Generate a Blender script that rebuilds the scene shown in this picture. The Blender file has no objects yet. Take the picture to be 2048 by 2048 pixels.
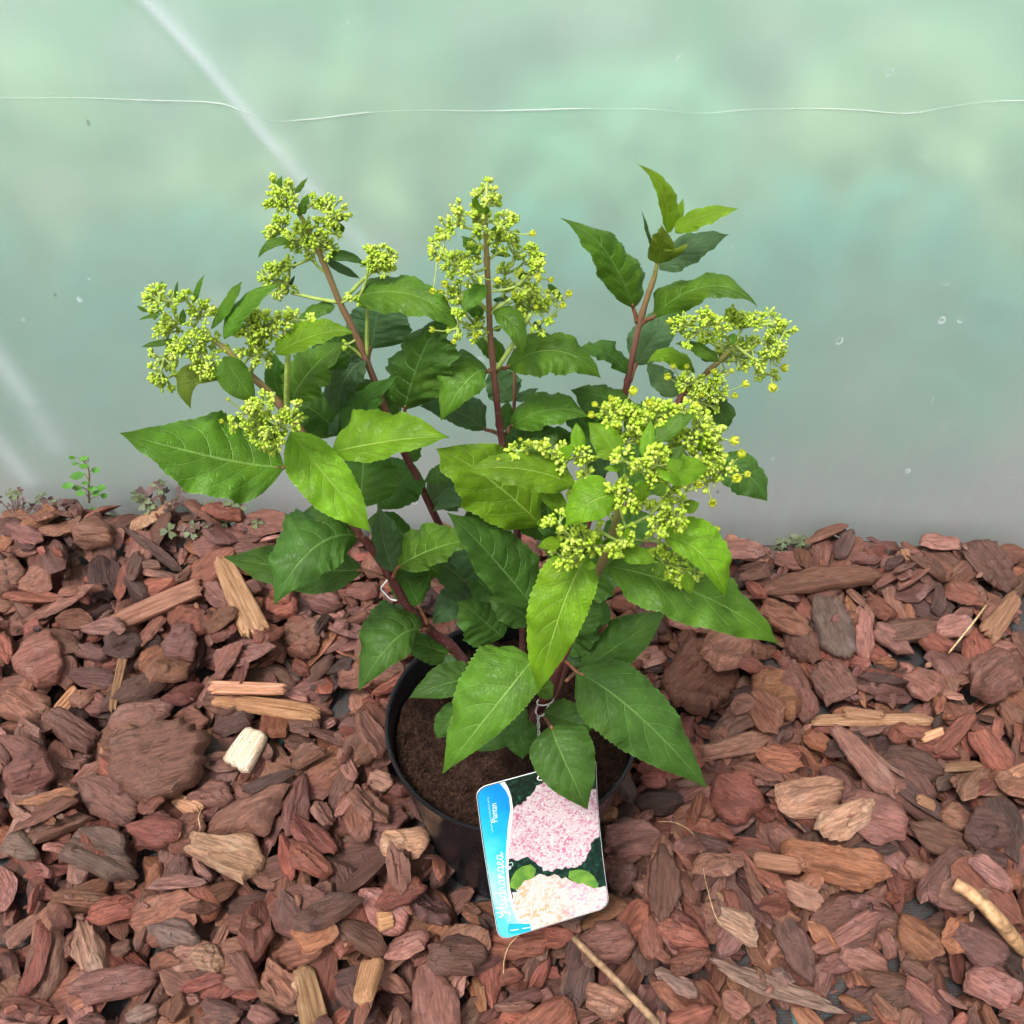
import bpy, bmesh, math, random
import numpy as np
from mathutils import Vector, Matrix

random.seed(11)
rng = np.random.default_rng(11)
V = Vector
scene = bpy.context.scene
col = scene.collection

# ------------------------------------------------------------------ camera
F = 2053.0                       # focal length in photo pixels (photo 2048 x 2048)
PITCH = math.radians(44.0)
CAM = V((0.0, -0.476, 0.858))
FW = V((0, math.cos(PITCH), -math.sin(PITCH)))
UP = V((0, math.sin(PITCH), math.cos(PITCH)))
RT = V((1, 0, 0))
cam_data = bpy.data.cameras.new('camera')
cam_data.sensor_width = 36.0
cam_data.lens = 36.0 * F / 2048.0
cam_data.clip_start = 0.01
cam_data.clip_end = 200.0
cam = bpy.data.objects.new('camera', cam_data)
cam.location = CAM
cam.rotation_euler = (math.pi / 2 - PITCH, 0, 0)
col.objects.link(cam)
scene.camera = cam

# ------------------------------------------------------------------ sky, sun, exposure
SUN_EL, SUN_AZ = math.radians(64), math.radians(215)     # azimuth measured from +Y clockwise
world = bpy.data.worlds.new('World')
scene.world = world
world.use_nodes = True
wn, wl = world.node_tree.nodes, world.node_tree.links
wn.clear()
sky = wn.new('ShaderNodeTexSky')
sky.sky_type = 'NISHITA'
sky.sun_disc = False
sky.sun_elevation = SUN_EL
sky.sun_rotation = SUN_AZ
sky.dust_density = 4.0
sky.air_density = 1.0
hs = wn.new('ShaderNodeHueSaturation')
hs.inputs['Saturation'].default_value = 0.12          # overcast: nearly grey
bg = wn.new('ShaderNodeBackground')
bg.inputs['Strength'].default_value = 0.115
wo = wn.new('ShaderNodeOutputWorld')
wl.new(sky.outputs[0], hs.inputs['Color'])
wl.new(hs.outputs[0], bg.inputs[0])
wl.new(bg.outputs[0], wo.inputs[0])
sd = bpy.data.lights.new('sun', 'SUN')
sd.energy = 1.5
sd.angle = math.radians(12)
sd.color = (1.0, 0.97, 0.92)
sun = bpy.data.objects.new('sun', sd)
sdir = V((math.sin(SUN_AZ) * math.cos(SUN_EL), math.cos(SUN_AZ) * math.cos(SUN_EL), math.sin(SUN_EL)))
sun.rotation_euler = (-sdir).to_track_quat('-Z', 'Y').to_euler()
col.objects.link(sun)
vs = scene.view_settings
vs.view_transform = 'Standard'
vs.look = 'None'
vs.gamma = 1.0
vs.exposure = 1.12
vs.use_curve_mapping = False
cy = scene.cycles
cy.max_bounces = 6; cy.diffuse_bounces = 3; cy.glossy_bounces = 2; cy.transmission_bounces = 4; cy.transparent_max_bounces = 6
cy.use_adaptive_sampling = True; cy.adaptive_threshold = .03; cy.adaptive_min_samples = 16
cy.caustics_reflective = False; cy.caustics_refractive = False

# ------------------------------------------------------------------ photo pixel -> direction helpers
CROPS = {'f': (0, 0, 1.06), 'p': (0, 0, 1.0),
         'c1': (220, 320, .3106), 'c2': (700, 320, .2847), 'c3': (1100, 300, .2847),
         'c4': (850, 750, .3882), 'c5': (400, 800, .3106), 'c6': (700, 1200, .3882),
         'r1': (0, 1000, .3623), 'r2': (0, 1500, .2847), 'r3': (1400, 1050, .3364), 'r4': (1300, 1500, .3872),
         'w7': (0, 850, .3106), 't8': (900, 1480, .2174)}
def px(c, x, y):
    o = CROPS[c]
    return o[0] + x * o[2], o[1] + y * o[2]
def ray(p):
    return FW + RT * ((p[0] - 1024) / F) - UP * ((p[1] - 1024) / F)
def PY(p, Y):
    d = ray(p); return CAM + d * ((Y - CAM.y) / d.y)
def PZ(p, z):
    d = ray(p); return CAM + d * ((z - CAM.z) / d.z)
def depth(P):
    return (P - CAM).dot(FW)
def proj(P):
    d = P - CAM; z = d.dot(FW)
    return 1024 + F * d.dot(RT) / z, 1024 - F * d.dot(UP) / z

# ------------------------------------------------------------------ object helpers
def tag(o, label=None, cat=None, group=None, kind=None):
    if label: o['label'] = label
    if cat: o['category'] = cat
    if group: o['group'] = group
    if kind: o['kind'] = kind
    return o
def link(name, me, mat=None, parent=None, smooth=True, sharp=None):
    o = bpy.data.objects.new(name, me)
    col.objects.link(o)
    if mat is not None and not me.materials: me.materials.append(mat)
    if parent is not None:
        o.parent = parent
        o.matrix_parent_inverse = parent_inv(parent)
    if smooth and len(me.polygons):
        me.polygons.foreach_set('use_smooth', np.ones(len(me.polygons), bool))
        if sharp: me.set_sharp_from_angle(angle=sharp)
    return o
def parent_inv(p):
    m = Matrix.LocRotScale(p.location, p.rotation_euler, p.scale)
    return m.inverted()
def empty(name, loc):
    o = bpy.data.objects.new(name, None)
    o.empty_display_size = .02
    o.location = loc
    col.objects.link(o)
    return o
class MB:
    """collects geometry for one mesh"""
    def __init__(s): s.v = []; s.f = []
    def add(s, vs_, fs):
        n = len(s.v); s.v.extend(vs_); s.f.extend([tuple(i + n for i in f) for f in fs])
    def tube(s, pts, rad, seg=6, cap=True):
        pts = [V(p) for p in pts]
        n0 = len(s.v); N = len(pts)
        if not hasattr(rad, '__len__'): rad = [rad] * N
        a = None
        for i, p in enumerate(pts):
            t = (pts[min(i + 1, N - 1)] - pts[max(i - 1, 0)])
            if t.length < 1e-9: t = V((0, 0, 1))
            t.normalize()
            if a is None:
                a = t.orthogonal().normalized()
            else:
                a = (a - t * a.dot(t))
                a = a.normalized() if a.length > 1e-6 else t.orthogonal().normalized()
            b = t.cross(a)
            for k in range(seg):
                q = 2 * math.pi * k / seg
                s.v.append(p + (a * math.cos(q) + b * math.sin(q)) * rad[i])
        for i in range(N - 1):
            for k in range(seg):
                k2 = (k + 1) % seg
                s.f.append((n0 + i * seg + k, n0 + i * seg + k2, n0 + (i + 1) * seg + k2, n0 + (i + 1) * seg + k))
        if cap:
            s.f.append(tuple(n0 + k for k in reversed(range(seg))))
            s.f.append(tuple(n0 + (N - 1) * seg + k for k in range(seg)))
    def mesh(s, name):
        me = bpy.data.meshes.new(name)
        me.from_pydata([tuple(v) for v in s.v], [], s.f)
        return me
    def build(s, name, mat, parent=None, smooth=True, sharp=None):
        return link(name, s.mesh(name), mat, parent, smooth, sharp)
def catmull(pts, n=6):
    pts = [V(p) for p in pts]
    P = [pts[0] * 2 - pts[1]] + pts + [pts[-1] * 2 - pts[-2]]
    out = []
    for i in range(1, len(P) - 2):
        for k in range(n):
            t = k / n
            a, b, c, d = P[i - 1], P[i], P[i + 1], P[i + 2]
            out.append(.5 * ((2 * b) + (c - a) * t + (2 * a - 5 * b + 4 * c - d) * t * t + (3 * b - a - 3 * c + d) * t ** 3))
    out.append(pts[-1])
    return out
def wob(n, seed, lo=1.0, hi=3.0):
    """random sum-of-sines field over (x, y)"""
    r = np.random.default_rng(seed)
    a = r.uniform(0, 2 * np.pi, n); fr = r.uniform(lo, hi, n); ph = r.uniform(0, 2 * np.pi, n)
    am = 1 / np.sqrt(fr)
    am = am / am.sum() * 1.6
    def f(x, y):
        o = 0
        for i in range(n):
            o = o + am[i] * np.sin(fr[i] * (x * np.cos(a[i]) + y * np.sin(a[i])) + ph[i])
        return o
    return f

# ------------------------------------------------------------------ node helpers
class NT:
    def __init__(s, name):
        s.m = bpy.data.materials.new(name); s.m.use_nodes = True
        s.t = s.m.node_tree; s.n = s.t.nodes; s.l = s.t.links
        s.n.clear(); s.out = s.n.new('ShaderNodeOutputMaterial')
    def node(s, typ, ins=None, **kw):
        nd = s.n.new(typ)
        for k, v in kw.items(): setattr(nd, k, v)
        for k, v in (ins or {}).items(): s.put(nd.inputs[k], v)
        return nd
    def put(s, sock, v):
        if hasattr(v, 'is_linked') or isinstance(v, bpy.types.NodeSocket): s.l.new(v, sock)
        elif isinstance(v, bpy.types.Node): s.l.new(v.outputs[0], sock)
        else: sock.default_value = v
    def math(s, op, a, b=None, c=None, clamp=False):
        nd = s.n.new('ShaderNodeMath'); nd.operation = op; nd.use_clamp = clamp
        s.put(nd.inputs[0], a)
        if b is not None: s.put(nd.inputs[1], b)
        if c is not None: s.put(nd.inputs[2], c)
        return nd.outputs[0]
    def mix(s, fac, a, b, mode='MIX'):
        nd = s.n.new('ShaderNodeMix'); nd.data_type = 'RGBA'; nd.blend_type = mode
        s.put(nd.inputs[0], fac); s.put(nd.inputs[6], a); s.put(nd.inputs[7], b)
        return nd.outputs[2]
    def rng(s, v, a, b, c=0., d=1., smooth=True):
        nd = s.n.new('ShaderNodeMapRange'); nd.interpolation_type = 'SMOOTHSTEP' if smooth else 'LINEAR'
        s.put(nd.inputs[0], v)
        for i, q in enumerate((a, b, c, d)): s.put(nd.inputs[1 + i], q)
        return nd.outputs[0]
    def coord(s, w='Object'): return s.node('ShaderNodeTexCoord').outputs[w]
    def mapping(s, vec, scale=(1, 1, 1), loc=(0, 0, 0)):
        return s.node('ShaderNodeMapping', {'Vector': vec, 'Scale': scale, 'Location': loc}).outputs[0]
    def noise(s, vec, scale, detail=3, rough=.55, out=0):
        return s.node('ShaderNodeTexNoise', {'Vector': vec, 'Scale': scale, 'Detail': detail, 'Roughness': rough}).outputs[out]
    def voro(s, vec, scale, feature='F1', out='Distance'):
        return s.node('ShaderNodeTexVoronoi', {'Vector': vec, 'Scale': scale}, feature=feature).outputs[out]
    def ramp(s, fac, stops):
        nd = s.n.new('ShaderNodeValToRGB'); e = nd.color_ramp.elements
        while len(e) < len(stops): e.new(.5)
        for el, (p, c) in zip(e, stops): el.position = p; el.color = (*c, 1)
        s.put(nd.inputs[0], fac); return nd.outputs[0]
    def bump(s, h, strength=.3, dist=.001, normal=None):
        ins = {'Height': h, 'Strength': strength, 'Distance': dist}
        if normal is not None: ins['Normal'] = normal
        return s.node('ShaderNodeBump', ins).outputs[0]
    def bsdf(s, color, rough=.6, spec=.5, normal=None, **kw):
        ins = {'Base Color': color, 'Roughness': rough, 'Specular IOR Level': spec}
        ins.update(kw)
        nd = s.node('ShaderNodeBsdfPrincipled', ins)
        if normal is not None: s.put(nd.inputs['Normal'], normal)
        return nd.outputs[0]
    def done(s, sh): s.l.new(sh, s.out.inputs[0]); return s.m
def C4(c): return (c[0], c[1], c[2], 1)

# ------------------------------------------------------------------ materials
def mat_leaf(name, base, vein, under, transl=.22, rough=.42, var=.25, sat=1.0, nv=7.0):
    t = NT(name)
    uv = t.node('ShaderNodeUVMap').outputs[0]
    sx = t.node('ShaderNodeSeparateXYZ', {0: uv})
    u, v = sx.outputs[0], sx.outputs[1]
    av = t.math('MULTIPLY', t.math('ABSOLUTE', t.math('SUBTRACT', v, .5)), 2)
    oi = t.node('ShaderNodeObjectInfo').outputs['Random']
    obj = t.coord()
    mid = t.rng(av, .012, .05, 1, 0)
    ph = t.math('MULTIPLY', t.math('SUBTRACT', u, t.math('MULTIPLY', t.math('POWER', av, 1.25), .26)), nv)
    # the two halves alternate a little
    ph = t.math('ADD', ph, t.math('MULTIPLY', t.math('GREATER_THAN', v, .5), .18))
    d = t.math('MULTIPLY', t.math('PINGPONG', ph, .5), 2)
    lat = t.math('MULTIPLY', t.rng(d, .0, .10, 1, 0), t.rng(av, .7, 1.0, 1, 0.15))
    # tertiary net, from the two families of thin cross veins
    uvs = t.mapping(uv, (26, 15, 1))
    net = t.rng(t.voro(uvs, 1.0, 'DISTANCE_TO_EDGE'), 0, .07, 1, 0)
    nz = t.noise(obj, 55, 3)
    fine = t.noise(obj, 420, 2)
    b = t.mix(t.rng(nz, .3, .7), C4([x * (1 - var) for x in base]), C4([min(1, x * (1 + var)) for x in base]))
    b = t.mix(t.math('MULTIPLY', t.rng(fine, .35, .7), .18), b, C4([x * .6 for x in base]))
    hsv = t.node('ShaderNodeHueSaturation', {'Color': b, 'Hue': t.rng(oi, 0, 1, .494, .506, False), 'Value': t.rng(oi, 0, 1, .82, 1.2, False), 'Saturation': sat}).outputs[0]
    vm = t.math('MAXIMUM', t.math('MULTIPLY', mid, .75), t.math('MAXIMUM', t.math('MULTIPLY', lat, .75), t.math('MULTIPLY', net, .16)))
    c = t.mix(vm, hsv, C4(vein))
    edge = t.rng(av, .965, 1.0)
    c = t.mix(t.math('MULTIPLY', edge, .45), c, C4(vein))
    # pale water spots
    sp = t.rng(t.voro(obj, 190), .05, .09, 1, 0)
    spm = t.math('MULTIPLY', sp, t.rng(t.noise(obj, 38, 1), .66, .72))
    c = t.mix(t.math('MULTIPLY', spm, .5), c, (.75, .8, .6, 1))
    brn = t.math('MULTIPLY', t.rng(t.voro(obj, 95), .06, .11, 1, 0), t.rng(t.noise(obj, 21, 1), .63, .68))
    c = t.mix(t.math('MULTIPLY', brn, .7), c, (.16, .10, .03, 1))
    yel = t.rng(t.noise(obj, 24, 2), .55, .78)
    c = t.mix(t.math('MULTIPLY', yel, .30), c, C4([min(1, base[0] * 2.3), min(1, base[1] * 1.5), base[2]]))
    back = t.node('ShaderNodeNewGeometry').outputs['Backfacing']
    cu = t.mix(t.math('MULTIPLY', vm, .9), C4(under), C4(vein))
    c = t.mix(back, c, cu)
    h = t.math('ADD', t.math('MULTIPLY', t.math('MAXIMUM', mid, lat), -.9), t.math('MULTIPLY', net, -.35))
    h = t.math('ADD', h, t.math('MULTIPLY', fine, .25))
    nrm = t.bump(h, .8, .0009)
    s1 = t.bsdf(c, t.math('ADD', t.math('MULTIPLY', fine, .18), rough - .02), .28, nrm)
    tc = t.mix(.75, c, C4([min(1, base[0] * 2.2), min(1, base[1] * 1.9), base[2] * .8]))
    s2 = t.node('ShaderNodeBsdfTranslucent', {'Color': tc}).outputs[0]
    return t.done(t.node('ShaderNodeMixShader', {0: transl, 1: s1, 2: s2}).outputs[0])
LM = {
    'dark': mat_leaf('leaf_dark', (.054, .140, .018), (.17, .33, .08), (.09, .17, .07), .3),
    'blue': mat_leaf('leaf_shade_green', (.068, .145, .054), (.16, .28, .12), (.11, .19, .09), .3, .5),
    'mid': mat_leaf('leaf_mid', (.074, .175, .011), (.24, .42, .09), (.15, .25, .07), .24),
    'bright': mat_leaf('leaf_young', (.140, .295, .008), (.36, .55, .09), (.21, .32, .05), .3),
    'yellow': mat_leaf('leaf_shoot', (.205, .370, .020), (.45, .58, .12), (.30, .42, .08), .34, .48),
    'olive': mat_leaf('leaf_underside', (.130, .205, .018), (.30, .38, .08), (.16, .24, .04), .34, .5),
}
def mat_stem():
    t = NT('stem_bark')
    o = t.coord()
    a = t.node('ShaderNodeAttribute', attribute_name='hgt').outputs['Fac']
    c = t.ramp(a, [(0, (.085, .045, .03)), (.12, (.10, .022, .026)), (.42, (.13, .035, .035)), (.62, (.24, .12, .075)), (.8, (.28, .20, .08)), (1, (.36, .42, .09))])
    n = t.noise(t.mapping(o, (1, 1, .25)), 260, 3)
    c = t.mix(t.math('MULTIPLY', t.rng(n, .45, .75), .4), c, (.22, .13, .09, 1))
    sp = t.rng(t.voro(o, 330), .10, .2, 1, 0)
    c = t.mix(t.math('MULTIPLY', sp, t.rng(a, .75, .4, 0, .55)), c, (.5, .36, .3, 1))
    return t.done(t.bsdf(c, .5, .4, t.bump(t.math('ADD', n, sp), .4, .0006)))
M_STEM = mat_stem()
def mat_simple(name, c, rough=.5, spec=.5, var=.2, scale=120, bump=.2, transl=0, dist=.0006):
    t = NT(name); o = t.coord()
    n = t.noise(o, scale, 3)
    cc = t.mix(t.rng(n, .3, .7), C4([x * (1 - var) for x in c]), C4([min(1, x * (1 + var)) for x in c]))
    sh = t.bsdf(cc, rough, spec, t.bump(n, bump, dist) if bump else None)
    if transl:
        s2 = t.node('ShaderNodeBsdfTranslucent', {'Color': cc}).outputs[0]
        sh = t.node('ShaderNodeMixShader', {0: transl, 1: sh, 2: s2}).outputs[0]
    return t.done(sh)
M_PETIOLE = mat_simple('petiole_red', (.20, .085, .045), .45, .4, .4, 200)
M_PETIOLE_G = mat_simple('petiole_green', (.30, .38, .07), .45, .4, .25, 200)
M_PEDUNCLE = mat_simple('peduncle', (.40, .52, .12), .5, .35, .2, 300, .2, .2)
def mat_bud():
    t = NT('flower_bud'); o = t.coord()
    n = t.noise(o, 160, 2)
    f = t.noise(o, 700, 1)
    c = t.ramp(n, [(.3, (.40, .60, .03)), (.5, (.60, .80, .06)), (.7, (.82, .93, .24))])
    c = t.mix(t.math('MULTIPLY', t.rng(f, .5, .75), .4), c, (.78, .80, .30, 1))
    s1 = t.bsdf(c, .45, .4)
    s2 = t.node('ShaderNodeBsdfTranslucent', {'Color': c}).outputs[0]
    return t.done(t.node('ShaderNodeMixShader', {0: .4, 1: s1, 2: s2}).outputs[0])
M_BUD = mat_bud()
M_FLORET = mat_simple('floret_petal', (.66, .72, .07), .5, .3, .15, 400, .15, .35)

def mat_bark():
    t = NT('bark')
    tint = t.node('ShaderNodeAttribute', attribute_name='tint').outputs['Color']
    loc = t.node('ShaderNodeAttribute', attribute_name='loc').outputs['Vector']
    fib = t.noise(t.mapping(loc, (70, 480, 480)), 1, 4, .65)
    big = t.noise(loc, 55, 4, .6)
    pat = t.noise(t.mapping(loc, (40, 70, 70), (3, 1, 7)), 1, 3)
    fine = t.noise(loc, 900, 3, .7)
    crack = t.rng(t.voro(t.mapping(loc, (60, 150, 150)), 1, 'DISTANCE_TO_EDGE'), 0, .035, 1, 0)
    c = t.mix(t.rng(fib, .32, .7), t.mix(1, tint, (.58, .54, .53, 1), 'MULTIPLY'), t.mix(1, tint, (1.32, 1.3, 1.28, 1), 'MULTIPLY'))
    c = t.mix(t.math('MULTIPLY', t.rng(big, .5, .68), .55), c, t.mix(1, tint, (1.25, 1.55, 1.75, 1), 'MULTIPLY'))
    c = t.mix(t.math('MULTIPLY', t.rng(pat, .54, .68), .6), c, t.mix(1, tint, (.48, .42, .45, 1), 'MULTIPLY'))
    c = t.mix(t.math('MULTIPLY', crack, t.rng(big, .5, .7, .0, .32)), c, t.mix(1, tint, (.3, .26, .26, 1), 'MULTIPLY'))
    c = t.mix(t.math('MULTIPLY', t.rng(fine, .68, .78), .45), c, (.50, .36, .30, 1))
    h = t.math('ADD', t.math('MULTIPLY', fib, 1.0), t.math('MULTIPLY', fine, .35))
    h = t.math('ADD', h, t.math('MULTIPLY', crack, t.rng(big, .48, .68, 0, -.55)))
    h = t.math('ADD', h, t.math('MULTIPLY', big, .8))
    return t.done(t.bsdf(c, t.rng(fine, .3, .7, .5, .75), .45, t.bump(h, .85, .0024)))
M_BARK = mat_bark()
def mat_wood():
    t = NT('split_wood')
    tint = t.node('ShaderNodeAttribute', attribute_name='tint').outputs['Color']
    loc = t.node('ShaderNodeAttribute', attribute_name='loc').outputs['Vector']
    fib = t.noise(t.mapping(loc, (28, 700, 700)), 1, 4, .65)
    big = t.noise(t.mapping(loc, (40, 110, 110)), 1, 3)
    sp = t.rng(t.noise(loc, 420, 2, .6), .63, .72)
    c = t.mix(t.rng(fib, .3, .7), t.mix(1, tint, (.62, .52, .42, 1), 'MULTIPLY'), t.mix(1, tint, (1.2, 1.2, 1.2, 1), 'MULTIPLY'))
    c = t.mix(t.math('MULTIPLY', t.rng(big, .5, .7), .5), c, t.mix(1, tint, (.5, .38, .32, 1), 'MULTIPLY'))
    c = t.mix(t.math('MULTIPLY', sp, .75), c, (.10, .05, .035, 1))
    h = t.math('ADD', fib, t.math('MULTIPLY', big, .5))
    return t.done(t.bsdf(c, .7, .3, t.bump(h, .6, .0015)))
M_WOOD = mat_wood()
def mat_membrane():
    t = NT('woven_membrane'); o = t.coord()
    w1 = t.node('ShaderNodeTexWave', {'Vector': o, 'Scale': 130.0, 'Distortion': .3}, bands_direction='X').outputs['Fac']
    w2 = t.node('ShaderNodeTexWave', {'Vector': o, 'Scale': 130.0, 'Distortion': .3}, bands_direction='Y').outputs['Fac']
    n = t.noise(o, 18, 4)
    c = t.mix(t.rng(n, .35, .7), (.035, .042, .045, 1), (.075, .075, .075, 1))
    dn = t.noise(o, 160, 4, .7)
    c = t.mix(t.math('MULTIPLY', t.rng(dn, .42, .62), .8), c, (.06, .028, .02, 1))
    sx = t.node('ShaderNodeSeparateXYZ', {0: o}).outputs[0]
    ln = t.rng(t.math('ABSOLUTE', t.math('SUBTRACT', t.math('PINGPONG', sx, .15), .075)), .0015, .002, 1, 0)
    c = t.mix(t.math('MULTIPLY', ln, .6), c, (.06, .22, .22, 1))
    return t.done(t.bsdf(c, .55, .4, t.bump(t.math('MULTIPLY', w1, w2), .5, .0006)))
M_MEMBRANE = mat_membrane()
def mat_pot():
    t = NT('black_plastic'); o = t.coord()
    n = t.noise(t.mapping(o, (1, 1, .3)), 70, 4)
    d = t.noise(o, 26, 4)
    c = t.mix(t.math('MULTIPLY', t.rng(d, .5, .75), .35), (.008, .008, .010, 1), (.03, .026, .024, 1))
    return t.done(t.bsdf(c, t.rng(n, .3, .7, .22, .42), .3, t.bump(n, .08, .0006)))
M_POT = mat_pot()
def mat_soil():
    t = NT('peat'); o = t.coord()
    n = t.noise(o, 420, 5, .7); b = t.noise(o, 60, 3)
    c = t.ramp(n, [(.32, (.008, .004, .003)), (.52, (.038, .017, .010)), (.66, (.10, .05, .03)), (.78, (.24, .14, .08))])
    c = t.mix(t.math('MULTIPLY', t.rng(b, .4, .7), .4), c, (.02, .01, .006, 1))
    return t.done(t.bsdf(c, .9, .2, t.bump(n, .9, .003)))
M_SOIL = mat_soil()
M_STRAW = mat_simple('dry_straw', (.50, .36, .19), .6, .3, .3, 300)
M_STRING = mat_simple('white_string', (.75, .72, .72), .5, .4, .1, 500)
M_WEED_P = mat_simple('weed_purple', (.10, .055, .05), .55, .35, .5, 60, .2, .2)
M_WEED_G = mat_simple('weed_greygreen', (.12, .15, .07), .55, .35, .35, 60, .2, .2)
M_WEED_B = mat_simple('weed_green', (.10, .27, .04), .5, .35, .25, 90, .2, .3)
M_WEED_S = mat_simple('weed_stem', (.20, .13, .06), .5, .35, .25, 90, .2)

# ------------------------------------------------------------------ ground and film wall
WALL_Y = 0.365
WALL_YAW = math.radians(-1.2)                  # wall recedes slightly to the left
def wall_y(x): return WALL_Y + math.tan(WALL_YAW) * x
def ground():
    mb = MB(); nx = 60
    xs = np.linspace(-6, 6, nx); ys = np.linspace(-3, 9, nx)
    vs_ = [(x, y, 0) for y in ys for x in xs]
    fs = [(j * nx + i, j * nx + i + 1, (j + 1) * nx + i + 1, (j + 1) * nx + i) for j in range(nx - 1) for i in range(nx - 1)]
    mb.add(vs_, fs)
    tag(mb.build('ground', M_MEMBRANE), kind='structure')
ground()

def mat_film():
    t = NT('polythene_film'); o = t.coord()
    sc = t.node('ShaderNodeAttribute', attribute_name='sky_sheen').outputs['Fac']  # sky reflection along the film's folds, put in as pale colour
    n = t.noise(o, 6, 3); f = t.noise(t.mapping(o, (60, 60, 9)), 1, 4)
    col_ = t.mix(t.rng(n, .3, .7), (.50, .74, .63, 1), (.57, .78, .66, 1))
    dirt = t.math('MULTIPLY', t.rng(f, .5, .8), .18)
    col_ = t.mix(dirt, col_, (.80, .80, .74, 1))
    # soil dust splashed up along the foot of the film
    zc = t.node('ShaderNodeSeparateXYZ', {0: o}).outputs[2]
    edge = t.math('ADD', zc, t.math('MULTIPLY', t.math('SUBTRACT', t.noise(t.mapping(o, (5, 5, 2.5)), 1, 3), .5), .22))
    dust = t.math('MULTIPLY', t.rng(edge, .04, .24, 1, 0), t.rng(t.noise(t.mapping(o, (40, 40, 12)), 1, 4), .3, .7, .75, 1))
    col_ = t.mix(t.math('MULTIPLY', dust, .85), col_, (.54, .49, .50, 1))
    # dried drops, scuffs and specks, plus the painted sky reflection on the folds
    vd = t.voro(t.mapping(o, (1, 1, .8)), 26)
    drop = t.math('MULTIPLY', t.rng(t.math('ABSOLUTE', t.math('SUBTRACT', vd, .085)), .012, .03, 1, 0), t.rng(t.noise(o, 9, 2), .48, .58))
    drop = t.math('MULTIPLY', drop, t.rng(t.noise(o, 120, 2), .42, .62))
    speck = t.math('MULTIPLY', t.rng(t.voro(o, 34), .018, .03, 1, 0), t.rng(t.noise(o, 14, 1), .55, .6))
    speck2 = t.math('MULTIPLY', t.rng(t.voro(t.mapping(o, (1, 1, .5), (9, 4, 1)), 44), .05, .09, 1, 0), t.rng(t.noise(o, 11, 2), .60, .66))
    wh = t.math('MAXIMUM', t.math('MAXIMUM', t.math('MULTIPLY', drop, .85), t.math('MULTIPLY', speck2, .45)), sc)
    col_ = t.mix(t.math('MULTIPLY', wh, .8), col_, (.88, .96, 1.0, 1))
    dark = t.math('MULTIPLY', t.rng(t.voro(t.mapping(o, (1, 1, .6), (5, 2, 3)), 13), .02, .032, 1, 0), .6)
    col_ = t.mix(dark, col_, (.10, .14, .12, 1))
    nrm = t.bump(t.math('ADD', t.noise(t.mapping(o, (30, 30, 4)), 1, 2), drop), .12, .002)
    dif = t.node('ShaderNodeBsdfDiffuse', {'Color': col_, 'Normal': nrm}).outputs[0]
    tr = t.node('ShaderNodeBsdfTranslucent', {'Color': col_}).outputs[0]
    ref = t.node('ShaderNodeBsdfRefraction', {'Color': (.93, .98, .95, 1), 'Roughness': .56, 'IOR': 1.12}).outputs[0]
    body = t.node('ShaderNodeMixShader', {0: .38, 1: dif, 2: tr}).outputs[0]
    clear = t.math('MULTIPLY', t.rng(wh, 0, 1, .38, .08, False), t.rng(dust, 0, 1, 1, .45, False))
    see = t.node('ShaderNodeMixShader', {0: clear, 1: body, 2: ref}).outputs[0]
    gl = t.node('ShaderNodeBsdfGlossy', {'Color': (1, 1, 1, 1), 'Roughness': .32, 'Normal': nrm}).outputs[0]
    fr = t.node('ShaderNodeFresnel', {'IOR': 1.45}).outputs[0]
    return t.done(t.node('ShaderNodeMixShader', {0: t.math('MULTIPLY', fr, .8), 1: see, 2: gl}).outputs[0])
M_FILM = mat_film()
def film_pt(p):
    """photo pixel -> point on the film's plane"""
    d = ray(p); k = math.tan(WALL_YAW)
    tt = (WALL_Y + k * CAM.x - CAM.y) / (d.y - k * d.x)
    return CAM + d * tt
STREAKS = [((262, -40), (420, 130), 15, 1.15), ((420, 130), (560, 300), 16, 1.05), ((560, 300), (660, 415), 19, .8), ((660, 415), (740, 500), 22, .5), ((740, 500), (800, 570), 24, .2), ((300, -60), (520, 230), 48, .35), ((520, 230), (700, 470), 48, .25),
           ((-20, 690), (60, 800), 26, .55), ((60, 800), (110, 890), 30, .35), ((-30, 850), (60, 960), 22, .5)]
FW1, FW2 = wob(7, 5, 2, 9), wob(5, 8, 9, 22)
def film_y(xx, zz):
    return WALL_Y + np.tan(WALL_YAW) * xx + .004 * FW1(xx, zz * .5) + .0010 * FW2(xx, zz * .4) + np.where(zz > .6, (zz - .6) ** 2 * .7, 0)
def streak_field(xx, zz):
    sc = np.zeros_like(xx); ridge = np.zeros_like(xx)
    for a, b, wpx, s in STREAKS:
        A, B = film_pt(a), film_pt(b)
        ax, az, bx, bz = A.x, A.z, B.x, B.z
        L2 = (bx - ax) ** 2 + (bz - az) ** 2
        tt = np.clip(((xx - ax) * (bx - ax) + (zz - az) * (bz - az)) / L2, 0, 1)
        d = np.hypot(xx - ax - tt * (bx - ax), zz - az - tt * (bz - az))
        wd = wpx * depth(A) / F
        sc = np.maximum(sc, np.exp(-(d / wd) ** 2) * s * .85)  # strength of the painted sky reflection, fading away from each fold
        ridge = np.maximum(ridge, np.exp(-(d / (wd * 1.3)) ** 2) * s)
    return sc, ridge * .0022
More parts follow.
